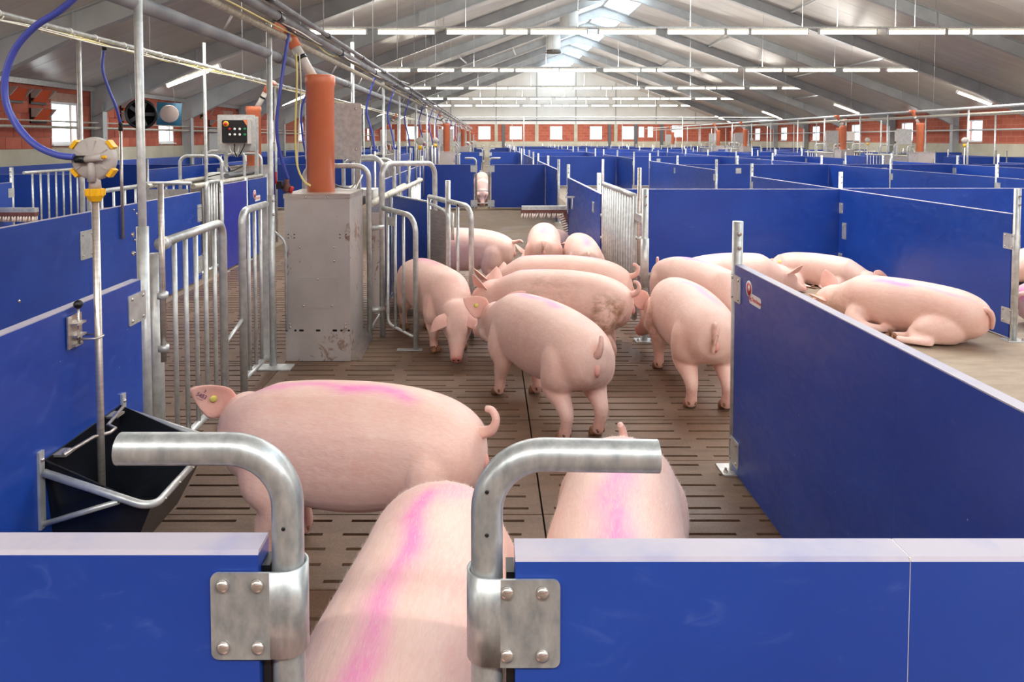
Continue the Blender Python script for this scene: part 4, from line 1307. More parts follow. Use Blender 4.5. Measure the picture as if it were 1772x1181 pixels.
# finger gate
t = thing('finger_gate', 'small curved gate with three bars in front of the pig leaving the feeder', 'gate', (-0.72, 5.85, 0))
a, b = Vector((-0.88, 6.0, 0)), Vector((-0.575, 5.64, 0))
MB().tube([a + Vector((0, 0, 1.09)), b + Vector((0, 0, 1.06)), b], 0.021, 14, 0.13, 8).build('frame', 'galv', t)
la, lb = a.lerp(b, 0.14), a.lerp(b, 0.93)
MB().tube([la + Vector((0, 0, 1.05)), la + Vector((0, 0, 0.13)), lb + Vector((0, 0, 0.10))], 0.0125, 10, 0.06, 5).build('lower_rail', 'galv', t)
for k in (0.38, 0.64):
    q = a.lerp(b, k); MB().tube([q + Vector((0, 0, 0.12)), q + Vector((0, 0, 1.06))], 0.012, 10).build('bar', 'galv', t)
MB().plate(a.lerp(b, 0.24) + Vector((0, 0, 0.99)), (b - a), (0, 0, 1), 0.11, 0.07, 0.006).build('stop_plate', 'galv', t)
MB().plate(b + Vector((-0.05, 0.0, 0.004)), (1, 0, 0), (0, 1, 0), 0.2, 0.05, 0.008).build('floor_plate', 'galv', t)
# sheet gate
t = thing('sheet_gate', 'hoop gate with dull steel sheet beside the pig leaving the feeder', 'gate', (-0.34, 6.2, 0))
a, b = Vector((-0.555, 6.70, 0)), Vector((-0.147, 6.02, 0))
MB().tube([a + Vector((0, 0, 1.13)), b + Vector((0, 0, 1.10)), b], 0.0225, 14, 0.12, 8).build('frame', 'galv', t)
MB().tube([a, a + Vector((0, 0, 1.13))], 0.02, 10).build('hinge_post', 'galv', t)
sh = a.lerp(b, 0.46)
MB().tube([a.lerp(b, 0.02) + Vector((0, -0.03, 1.07)), sh + Vector((0, -0.03, 1.02)), sh + Vector((0, -0.03, 0.1))], 0.016, 10, 0.05, 5).build('sheet_frame', 'galv', t)
p = MB(); p.bar(a.lerp(b, 0.04) + Vector((0, -0.03, 0.57)), sh + Vector((-0.01, -0.03, 0.57)), 0.006, 0.9); p.build('sheet', 'inox', t)
MB().tube([a.lerp(b, 0.47), a.lerp(b, 0.47) + Vector((0, 0, 1.3))], 0.024, 12).build('post', 'galv', t)
q = a.lerp(b, 0.70); MB().tube([q + Vector((0, 0, 0.1)), q + Vector((0, 0, 1.09))], 0.013, 10).build('bar', 'galv', t)
q = a.lerp(b, 0.58); MB().tube([q + Vector((0, 0, 0.78)), q + Vector((0, 0, 1.02))], 0.013, 8).build('stop_rod', 'galv', t)
MB().tube([a.lerp(b, 0.5) + Vector((0, 0, 0.1)), b + Vector((0, 0, 0.08))], 0.014, 8).build('lower_rail', 'galv', t)
MB().lathe([(0.014, 0), (0.016, 0.012)], a.lerp(b, 0.72) + Vector((0, -0.02, 1.10)), (0.3, -1, 0), 10).build('plug', 'black', t)
# second entry frame, back of the chute, seen over the feeder
t = thing('chute_rail', 'dusty galvanised chute rails behind the hoop right of the feeder', 'rail', (-1.05, 8.6, 0))
MB().tube([(-0.98, 6.9, 1.12), (-0.90, 9.6, 1.12)], 0.026, 10).build('rail', 'galv_dirty', t)
for k in range(5): MB().tube([(-0.93, 8.7 + 0.22 * k, 0.1), (-0.93, 8.7 + 0.22 * k, 1.1)], 0.014, 8).build('bar', 'galv', t)
MB().tube([(-0.93, 9.6, 0), (-0.93, 9.6, 1.15)], 0.024, 10).build('post', 'galv', t)
partition((-1.6, 10.8), (-1.6, 17.2), 'blue partition on the left of the alley behind the feeder', None, 1, posts=(0.0, 0.5, 1.0))

# ================================================================== POSTS, OVERHEAD PIPES, HOSES
t = thing('tall_post', 'tall galvanised post with wide sleeve at the end of the trough partition', 'post', (-1.58, 3.26, 0), 'tall posts')
MB().tube([(-1.575, 3.27, 0), (-1.575, 3.27, 2.95)], 0.0185, 16).build('post', 'galv', t)
MB().lathe([(0.0265, 0), (0.0265, 1.27)], (-1.575, 3.27, 0.0), (0, 0, 1), 16).build('sleeve', 'galv', t)
m_ = MB()
for zz in (1.235, 1.15): m_.dome((-1.605, 3.25, zz), (-1, -0.2, 0), 0.012, 0.012, 8)
m_.build('set_screw', 'bolt', t)
t = thing('tall_post', 'tall galvanised post with foot plate left of the box feeder', 'post', (-1.585, 5.24, 0), 'tall posts')
MB().tube([(-1.585, 5.24, 0), (-1.585, 5.24, 2.5)], 0.021, 16).build('post', 'galv', t)
MB().lathe([(0.0265, 0), (0.0265, 1.26)], (-1.585, 5.24, 0.0), (0, 0, 1), 16).build('sleeve', 'galv', t)
MB().plate((-1.55, 5.2, 0.004), (1, 0, 0), (0, 1, 0), 0.24, 0.14, 0.008, 0.01).build('foot_plate', 'galv', t)
m_ = MB()
for zz in (1.22, 1.12): m_.dome((-1.56, 5.21, zz), (0.6, -1, 0), 0.010, 0.012, 8)
m_.build('set_screw', 'bolt', t)
MB().tube([(-1.50, 5.30, 0.25), (-1.50, 5.30, 0.92), (-1.58, 5.30, 0.98)], 0.010, 8, 0.05).build('grip_bar', 'galv', t)

def post_line(x, ys, z, label, group, r=0.021, n=10):
    for k, y in enumerate(ys):
        zz = z(k) if callable(z) else z
        o = MB().tube([(x, y, 0), (x, y, zz)], r, n).build('support_post', 'galv')
        tag(o, label % (ORD[k] if k < 20 else 'one of the farthest'), 'post', group)
post_line(-1.56, [8.3, 10.7, 12.6, 15.5, 18.2, 20.8] + [25 + 3.1 * k for k in range(12)], lambda k: 2.77 if k == 0 else 2.5, 'galvanised post of the middle pipe line, %s behind the feeder', 'middle pipe line posts')
post_line(-3.42, [6.06, 8.73, 11.6, 14.5, 17.0, 19.8] + [24 + 3.1 * k for k in range(12)], lambda k: 2.82 if k == 1 else 2.55, 'galvanised post of the left pipe line, %s from the camera', 'left pipe line posts', 0.019)
post_line(13.45, [15.2, 17.8, 20.3, 24.4, 26.2, 29.0, 31.5, 34.5, 37.0, 40.0, 43, 46, 49, 52, 55, 58], 2.5, 'galvanised post of the right pipe line, %s from the camera', 'right pipe line posts', 0.026, 8)
post_line(15.4, [16.3, 19.2, 22, 25.5, 28.4, 31.2, 34, 36.5, 40, 43.5, 47, 50, 53, 56], 2.4, 'galvanised post beyond the right service aisle, %s from the camera', 'right pipe line posts', 0.024, 8)
post_line(1.45, [30.0, 45.0], 2.6, 'tall thin post among the far pens by the alley, %s from the camera', 'far thin posts', 0.02, 8)
post_line(8.3, [31.0, 45.0], 2.6, 'tall thin post among the far pens by the long divider, %s from the camera', 'far thin posts', 0.02, 8)

def pipe_run(x, z, r, mat, label, y0, y1, joint=0, name='overhead_pipe', jm='dark_pipe', cat='pipe', n=14):
    t = thing(name, label, cat, (x, (y0 + y1) / 2, z), 'overhead pipes')
    MB().tube([(x, y0, z), (x, y1, z)], r, n).build('pipe', mat, t)
    if joint:
        y = y0 + 1.3
        while y < min(y1, 32):
            MB().lathe([(r + 0.004, 0), (r + 0.006, 0.01), (r + 0.006, 0.09), (r + 0.003, 0.1)], (x, y, z), (0, 1, 0), n).build('socket', jm, t); y += joint
    return t
pipe_run(-1.60, 2.285, 0.036, 'grey_pipe', 'thick grey plastic pipe running overhead along the middle posts', 1.6, 62, 2.6)
t2 = pipe_run(-1.54, 2.435, 0.024, 'galv_dirty', 'pale dusty pipe between the two grey overhead pipes', 1.6, 62, 0)
pipe_run(-1.46, 2.515, 0.034, 'grey_pipe', 'dark feed conveyor pipe hung above the orange tubes', 1.6, 62, 2.1, jm='black')
pipe_run(-1.40, 2.565, 0.020, 'grey_pipe', 'thin upper pipe beside the feed conveyor pipe', 1.6, 62, 1.7, jm='black')
pc = pipe_run(-3.36, 2.53, 0.021, 'galv', 'pale left overhead pipe with yellow cables strapped beneath', 2.0, 62, 0)
pipe_run(13.42, 2.52, 0.04, 'galv', 'upper overhead pipe of the right station row', 12, 62, 0)
pipe_run(13.6, 2.36, 0.035, 'galv_dirty', 'middle overhead pipe of the right station row', 12, 62, 0)
pipe_run(15.4, 2.42, 0.04, 'galv', 'overhead pipe beyond the right service aisle', 12, 62, 0)
pipe_run(21.3, 2.05, 0.04, 'galv', 'pale rail along the right brick wall', 12, 62, 0)
pipe_run(-9.5, 2.05, 0.018, 'galv_dirty', 'thin upper conduit along the left brick wall', 11, 62, 0)
pipe_run(-9.48, 1.92, 0.03, 'galv_dirty', 'lower pipe along the left brick wall', 11, 62, 0)
for yy, zz, r, mt, lb in ((50.5, 2.95, 0.06, 'dark_pipe', 'dark pipe crossing the hall far back in front of the gable'), (50.5, 3.15, 0.045, 'galv', 'pale pipe crossing the hall far back above the dark one')):
    o = MB().tube([(-3.3, yy, zz), (20.4, yy, zz)], r, 8).build('cross_pipe', mt); tag(o, lb, 'pipe', 'cross pipes')

def cable_run(x, z, y0, y1, r, mat, label, amp=0.02, step=0.45, seed=1):
    rnd = random.Random(seed); pts = []; y = y0
    while y <= y1:
        pts.append((x + rnd.uniform(-amp, amp) * 0.6, y, z + rnd.uniform(-amp, amp))); y += step
    o = MB().tube(smooth_path(pts, 3), r, 6).build('cable', mat); return tag(o, label, 'cable', 'cables strapped under the pipes')
for k in range(4):
    cable_run(-3.35 + 0.012 * k, 2.488 - 0.006 * k, 2.1, 40, 0.006, 'cable' if k % 2 == 0 else 'cable_w', ['upper yellow cable under the left overhead pipe', 'white cable between the yellow ones under the left overhead pipe', 'lower yellow cable under the left overhead pipe', 'lowest white cable under the left overhead pipe'][k], 0.012, 0.45, k + 3)
for k in range(3):
    cable_run(-1.49 + 0.02 * k, 2.47 + 0.012 * k, 2.0, 40, 0.007, 'cable' if k == 0 else 'black' if k == 1 else 'cable_w', ['yellow cable drooping beside the middle pipes', 'black cable drooping beside the middle pipes', 'white cable drooping beside the middle pipes'][k], 0.022, 0.6, k + 13)
y = 2.9
while y < 20:
    MB().lathe([(0.027, 0), (0.027, 0.014)], (-3.36, y, 2.53), (0, 1, 0), 12).build('strap', 'white_pl', pc)
    MB().tube([(-3.375, y + 0.007, 2.51), (-3.35, y + 0.007, 2.462), (-3.315, y + 0.007, 2.505)], 0.005, 6).build('cable_tie', 'white_pl', pc)
    y += 0.42 + (0.06 if int(y * 10) % 2 else -0.05)
for k in range(12):
    y = 4.4 + 1.5 * k
    MB().tube([(-1.54, y, 2.435), (-1.60, y, 2.33)], 0.008, 6).build('pipe_hanger', 'galv', t2)
# suspension wires down from the roof
for k, (x, y) in enumerate([(-1.5, 6.6), (-1.5, 9.4), (-1.5, 11.9), (-1.5, 14.6), (-1.5, 17.3), (-1.5, 20.4), (-1.5, 24.2), (-1.5, 28.6), (-3.36, 7.2), (-3.36, 9.9), (-3.36, 13.0), (-3.36, 18.0), (13.5, 17.0), (13.5, 22.0), (13.5, 27), (13.5, 33), (15.4, 20), (15.4, 26), (9.0, 24.0), (10.5, 20.0)]):
    zb = 2.53 if abs(x) > 3 or x < 0 else 2.53
    if x in (9.0, 10.5): zb = LAMP_Z + 0.13; y = 18.8
    o = MB().tube([(x, y, zb), (x, y, zroof(x) + 0.02)], 0.0055, 5).build('suspension_wire', 'galv')
    tag(o, 'thin suspension wire from the roof, %s' % (('%s one over the middle pipes' % ORD[k]) if k < 8 else ('%s one over the left cable pipe' % ORD[k - 8]) if k < 12 else ('%s one over the right pipes' % ORD[k - 12]) if k < 18 else ('%s one to the nearest lamp tray' % ORD[k - 18])), 'wire', 'suspension wires')

# hoses and cables dropping from the pipes
def drop(pts, r, mat, label, group, name='drop_hose'):
    o = MB().tube(smooth_path(pts), r, 8).build(name, mat); return tag(o, label, 'hose' if 'hose' in name else 'cable', group)
drop([(-1.50, 5.5, 2.53), (-1.53, 5.46, 2.30), (-1.565, 5.42, 2.0), (-1.59, 5.42, 1.78), (-1.58, 5.45, 1.58), (-1.53, 5.5, 1.36)], 0.013, 'hose', 'thick blue hose hanging left of the nearest orange tube', 'blue drop hoses')
drop([(-1.46, 5.5, 2.31), (-1.455, 5.5, 2.1), (-1.47, 5.5, 1.8), (-1.465, 5.5, 1.5), (-1.42, 5.5, 1.36), (-1.36, 5.5, 1.31)], 0.008, 'cable', 'pale yellow cable hanging beside the nearest orange tube', 'drop cables', 'drop_cable')
drop([(-1.44, 5.52, 2.31), (-1.43, 5.52, 2.05), (-1.45, 5.52, 1.75), (-1.46, 5.52, 1.45), (-1.40, 5.52, 1.32)], 0.005, 'cable_w', 'thin white cable hanging beside the nearest orange tube', 'drop cables', 'drop_cable')
drop([(-1.62, 6.9, 2.3), (-1.80, 7.0, 2.0), (-1.83, 7.1, 1.7), (-1.80, 7.2, 1.4)], 0.010, 'hose', 'blue hose hanging behind the post left of the feeder', 'blue drop hoses')
drop([(-3.44, 6.5, 2.49), (-3.46, 6.5, 2.30), (-3.42, 6.52, 2.12), (-3.37, 6.55, 1.95), (-3.36, 6.6, 1.80)], 0.013, 'hose', 'blue hose hanging from the left overhead pipe to a stainless pipe', 'blue drop hoses')
o = MB().tube([(-3.36, 6.6, 0.75), (-3.36, 6.6, 1.76)], 0.0135, 12).build('drinker_pipe', 'inox'); tag(o, 'stainless drinker pipe below the left hanging blue hose', 'pipe')
o = MB().lathe([(0.018, 0), (0.020, 0.02), (0.016, 0.05), (0.020, 0.06), (0.018, 0.08)], (-3.36, 6.6, 1.74), (0, 0, 1), 12).build('hose_coupling', 'black'); tag(o, 'black coupling joining the left blue hose and drinker pipe', 'coupling')
o = MB().lathe([(0.018, 0), (0.022, 0.03), (0.016, 0.05)], (-3.44, 6.5, 2.46), (0, 0, 1), 10).build('hose_coupling', 'black'); tag(o, 'black coupling under the left overhead pipe at the hose top', 'coupling')
for k, y in enumerate((9.6, 11.6, 13.9, 16.8, 19.5, 22, 27, 30, 34, 38)):
    drop([(-1.50, y, 2.5), (-1.56, y - 0.05, 2.3), (-1.62, y - 0.02, 2.05), (-1.56, y + 0.05, 1.75), (-1.53, y + 0.1, 1.5)], 0.013, 'hose', 'blue hose hanging from the middle pipe line, %s behind the feeder' % ORD[k], 'blue drop hoses')
    o = MB().tube([(-1.53, y + 0.1, 0.3), (-1.53, y + 0.1, 1.5)], 0.0135, 8).build('drinker_pipe', 'inox'); tag(o, 'drinker pipe below the hanging blue hose, %s behind the feeder' % ORD[k], 'pipe', 'drinker pipes')
# valve cluster on the feeder
t = thing('solenoid_valve', 'small brass and black valve cluster at the upper left of the box feeder', 'valve', (-1.55, 5.45, 1.26))
MB().box(-1.60, -1.56, 5.42, 5.47, 1.29, 1.35).build('coil', 'black', t)
MB().lathe([(0.022, 0), (0.03, 0.02), (0.03, 0.05), (0.018, 0.07), (0.018, 0.1)], (-1.53, 5.46, 1.262), (0, 0, 1), 10).build('valve_body', 'brush_b', t)
MB().lathe([(0.012, 0), (0.016, 0.05)], (-1.50, 5.45, 1.26), (0.4, -0.4, 1), 8).build('red_cap', 'red', t)
MB().tube([(-1.60, 5.42, 1.42), (-1.60, 5.42, 1.33)], 0.008, 6).build('connector', 'red', t)
# round valves with yellow nuts further along
for k, (x, y) in enumerate(((-1.45, 15.2), (-1.45, 19.6), (13.1, 19.9), (13.1, 25.0), (13.1, 36.0))):
    t = thing('drinker_valve', 'distant grey drinker valve with yellow nut, %s' % ['beside the middle pipe line', 'farther along the middle pipe line', 'nearest in the right row', 'second in the right row', 'farthest in the right row'][k], 'water valve', (x, y, 0.4), 'distant drinker valves')
    MB().tube([(x, y, 0.0), (x, y, 1.48)], 0.016, 8).build('pipe', 'inox', t)
    MB().lathe([(0.025, 0), (0.04, 0.03), (0.04, 0.08)], (x, y, 1.44), (0, 0, 1), 8).build('union_nut', 'yellow', t)
    MB().lathe([(0.085, 0), (0.085, 0.04), (0.05, 0.06)], (x, y + 0.02, 1.62), (0, -1, 0), 16).build('disc_housing', 'grey_pl', t)

# ================================================================== BRUSHES, SPRINGS
def brush(cx, cy, z, sgn, label, slanted):
    """scratching brush: bar along X from cx, bristles hanging"""
    L = 0.72
    t = thing('scratching_brush', label, 'brush', (cx + sgn * L / 2, cy, z - 0.3), 'scratching brushes')
    x0, x1 = sorted((cx, cx + sgn * L))
    MB().box(x0, x1, cy - 0.05, cy + 0.05, z, z + 0.06).build('bar', 'galv', t)
    MB().box(x0 - 0.01, x1, cy - 0.055, cy + 0.055, z - 0.05, z).build('brush_back', 'brush_b', t)
    rnd = random.Random(3)
    k = 0; x = x0 + 0.015
    while x < x1 - 0.01:
        dx = rnd.uniform(-0.02, 0.02)
        for yy in (cy - 0.04, cy, cy + 0.04):
            MB().tube([(x, yy, z - 0.05), (x - 0.012 + dx, yy - 0.01, z - 0.13)], [0.013, 0.016], 6).build('bristle_tuft', 'brush_w', t)
        x += 0.04
    if slanted:
        a, b = Vector((x1, cy, z + 0.03)), Vector((x1 + 0.16, cy - 0.05, z - 0.42))
        MB().bar(a, b, 0.1, 0.05, 0, (1, 0, 0)).build('slanted_bar', 'galv', t)
        MB().bar(a + Vector((-0.05, 0, -0.05)), b + Vector((-0.05, 0, 0)), 0.11, 0.05, 0, (1, 0, 0)).build('slanted_back', 'brush_b', t)
        for k in range(10):
            q = a.lerp(b, 0.15 + 0.08 * k) + Vector((-0.07, 0, -0.02))
            for yy in (-0.035, 0.0, 0.035): MB().tube([q + Vector((0, yy, 0)), q + Vector((-0.09, yy - 0.01, -0.03))], [0.013, 0.016], 6).build('bristle_tuft', 'brush_w', t)
        MB().box(x1 - 0.02, x1 + 0.1, cy - 0.05, cy + 0.05, z + 0.0, z + 0.06).build('mount', 'galv', t)
    return t
brush(0.52, 11.45, 0.54, 1, 'pig scratching brush with slanted second brush, behind the pigs', True)
brush(-6.22, 9.9, 0.66, -1, 'scratching brush at the left picture edge, behind the corridor partition', False)
for k, xx in enumerate((1.22, 1.45)):
    yy = 10.55
    t = thing('spring_hanger', 'small rack of black spring coils above the brush, %s one' % ('left' if k == 0 else 'right'), 'spring rack', (xx, yy, 0.55), 'spring racks')
    MB().box(xx - 0.1, xx + 0.1, yy - 0.02, yy + 0.02, 0.80, 0.83).build('rack_bar', 'galv', t)
    for j in range(5):
        pts = [(xx - 0.08 + j * 0.04, yy + 0.035 * math.cos(a), 0.72 + 0.085 * math.sin(a)) for a in [2 * PI * q / 10 for q in range(10)]]
        MB().tube(pts + pts[:1], 0.007, 6, caps=False).build('coil', 'black' if j % 2 else 'white_pl', t)

# ================================================================== LEFT WALL EQUIPMENT
def inlet(y, z, label):
    t = thing('air_inlet', label, 'air inlet', (XL + 0.01, y, z), 'air inlets in the left wall')
    MB().box(XL, XL + 0.04, y - 0.27, y + 0.27, z - 0.15, z + 0.17).build('frame', 'black', t)
    m_ = MB(); m_.prism([(XL + 0.03, z - 0.1), (XL + 0.06, z - 0.1), (XL + 0.20, z + 0.15), (XL + 0.17, z + 0.15)], 'y', y - 0.22, y + 0.22); m_.build('flap', 'orange_dark', t)
    for s in (-1, 1):
        m_ = MB(); m_.prism([(XL + 0.03, z + 0.17), (XL + 0.28, z + 0.16), (XL + 0.12, z - 0.02), (XL + 0.03, z - 0.02)], 'y', y + s * 0.25 - 0.015, y + s * 0.25 + 0.015); m_.build('side_shield', 'grey_pl', t)
for k, (y, z) in enumerate(((14.75, 2.55), (15.55, 2.55), (15.55, 2.15), (19.3, 2.5), (19.3, 2.15), (24.6, 2.5), (25.3, 2.15), (30.0, 2.5))):
    inlet(y, z, 'orange flap air inlet in the left wall, ' + ['leftmost, high up', 'second from the left, high up', 'low one beside the first window', 'upper one left of the fan', 'lower one left of the fan', 'upper one behind the second column', 'lower one behind the second column', 'farthest along the wall'][k])
t = thing('circulation_fan', 'round black fan with blue housing hung near the left wall', 'fan', (-8.35, 17.6, 2.0))
MB().lathe([(0.34, 0.0), (0.36, 0.03), (0.36, 0.3), (0.30, 0.32), (0.30, 0.02)], (-8.35, 17.4, 2.25), (0.45, -1, 0), 28).build('fan_ring', 'black', t)
MB().lathe([(0.34, 0.0), (0.40, 0.02), (0.40, 0.04)], (-7.95, 18.0, 2.28), (0.45, -1, 0), 4).build('blue_housing', 'fan_blue', t)
MB().lathe([(0.05, 0), (0.22, 0.02), (0.2, 0.05), (0.04, 0.09)], (-7.9, 17.9, 2.28), (0.45, -1, 0), 16).build('motor_cover', 'brush_w', t)
for a in range(5):
    an = 2 * PI * a / 5
    u = Vector((0.91 * math.cos(an), 0.41 * math.cos(an), math.sin(an)))
    MB().bar(Vector((-8.28, 17.24, 2.25)) + u * 0.04, Vector((-8.28, 17.24, 2.25)) + u * 0.29, 0.09, 0.012, 0, (0.45, -1, 0.5)).build('blade', 'dark_pipe', t)
for xx, yy in ((-8.5, 17.3), (-7.8, 18.0)): MB().tube([(xx, yy, 2.5), (xx - 0.1, yy, zroof(xx - 0.1) + 0.01)], 0.008, 6).build('chain', 'galv', t)
t = thing('switch_box', 'small grey switch box on the left brick wall behind the hoops', 'switch box', (XL + 0.05, 27.0, 1.75))
MB().box(XL, XL + 0.16, 26.5, 27.1, 1.72, 2.12).build('box', 'white_pl', t)
for k in range(2): MB().lathe([(0.07, 0), (0.06, 0.06)], (XL + 0.16, 26.65 + 0.3 * k, 1.92), (1, 0, 0), 10).build('switch', 'black' if k else 'green', t)
MB().tube([(XL + 0.05, 26.8, 2.12), (XL + 0.05, 26.8, 2.5)], 0.025, 6).build('conduit', 'galv_dirty', t)
t = thing('side_door', 'grey steel door in the left wall between the second and third columns', 'door', (XL + 0.1, 25.3, 0))
MB().box(XL + 0.052, XL + 0.11, 24.8, 25.8, 0, 2.0).build('door_leaf', 'gable_seam', t)
MB().box(XL + 0.11, XL + 0.16, 24.9, 25.02, 1.0, 1.04).build('door_handle', 'black', t)

# ================================================================== PIGS
def rings_mesh(rings):
    n = len(rings[0]); vs = [p for r in rings for p in r]; fs = []
    for i in range(len(rings) - 1):
        for k in range(n):
            a, b = i * n + k, i * n + (k + 1) % n
            fs.append((a, b, b + n, a + n))
    fs.append(tuple(range(n))[::-1]); L = (len(rings) - 1) * n
    fs.append(tuple(L + k for k in range(n)))
    return vs, fs
def spline(keys, n):
    """keys: list of tuples (u, a, b, ...) -> n samples, catmull-rom"""
    out = []
    u0, u1 = keys[0][0], keys[-1][0]
    for j in range(n):
        u = u0 + (u1 - u0) * j / (n - 1)
        i = 0
        while i < len(keys) - 2 and keys[i + 1][0] < u: i += 1
        p0, p1, p2, p3 = keys[max(i - 1, 0)], keys[i], keys[i + 1], keys[min(i + 2, len(keys) - 1)]
        t = (u - p1[0]) / (p2[0] - p1[0])
        row = [u]
        for c in range(1, len(p1)):
            m1 = (p2[c] - p0[c]) / (p2[0] - p0[0]) * (p2[0] - p1[0]) if p2[0] != p0[0] else 0
            m2 = (p3[c] - p1[c]) / (p3[0] - p1[0]) * (p2[0] - p1[0]) if p3[0] != p1[0] else 0
            row.append((2 * t ** 3 - 3 * t * t + 1) * p1[c] + (t ** 3 - 2 * t * t + t) * m1 + (-2 * t ** 3 + 3 * t * t) * p2[c] + (t ** 3 - t * t) * m2)
        out.append(row)
    return out
BODY = [(-0.590, 0.470, 0.020, 0.03, 0.03), (-0.575, 0.470, 0.075, 0.080, 0.085), (-0.54, 0.472, 0.122, 0.112, 0.135), (-0.48, 0.472, 0.160, 0.150, 0.175),
        (-0.38, 0.470, 0.186, 0.187, 0.205), (-0.24, 0.466, 0.190, 0.215, 0.215), (-0.06, 0.458, 0.198, 0.232, 0.238), (0.12, 0.456, 0.202, 0.230, 0.240),
        (0.26, 0.460, 0.196, 0.218, 0.225), (0.38, 0.468, 0.180, 0.198, 0.200), (0.48, 0.478, 0.156, 0.172, 0.175), (0.56, 0.486, 0.136, 0.150, 0.155), (0.64, 0.490, 0.116, 0.125, 0.135)]
HEAD = [(-0.13, -0.01, 0.04, 0.04, 0.05), (-0.10, -0.01, 0.085, 0.085, 0.095), (-0.05, 0.0, 0.122, 0.124, 0.130), (0.03, 0.008, 0.128, 0.135, 0.142), (0.11, 0.012, 0.112, 0.122, 0.128), (0.18, 0.004, 0.092, 0.098, 0.112),
        (0.24, -0.010, 0.072, 0.070, 0.092), (0.30, -0.022, 0.058, 0.052, 0.068), (0.35, -0.026, 0.051, 0.048, 0.052), (0.375, -0.026, 0.050, 0.050, 0.048), (0.385, -0.026, 0.046, 0.046, 0.044)]
def ell_ring(c, right, up, hw, hu, hd, n=28, e=2.15):
    out = []
    for k in range(n):
        a = 2 * PI * k / n
        ca, sa = math.cos(a), math.sin(a)
        ca = math.copysign(abs(ca) ** (2 / e), ca); sa = math.copysign(abs(sa) ** (2 / e), sa)
        out.append(c + right * (ca * hw) + up * (sa * (hu if sa > 0 else hd)))
    return out
def limb(joints, n=14, sub=5):
    """joints [(x,y,z,r)] -> closed smooth tapered tube"""
    keys = []; u = 0
    for i, j in enumerate(joints):
        if i: u += max((Vector(j[:3]) - Vector(joints[i - 1][:3])).length, 1e-3)
        keys.append((u,) + tuple(j))
    sm = spline(keys, len(joints) * sub)
    mb = MB(); mb.tube([q[1:4] for q in sm], [max(q[4], 0.004) for q in sm], n)
    return mb.v, mb.f
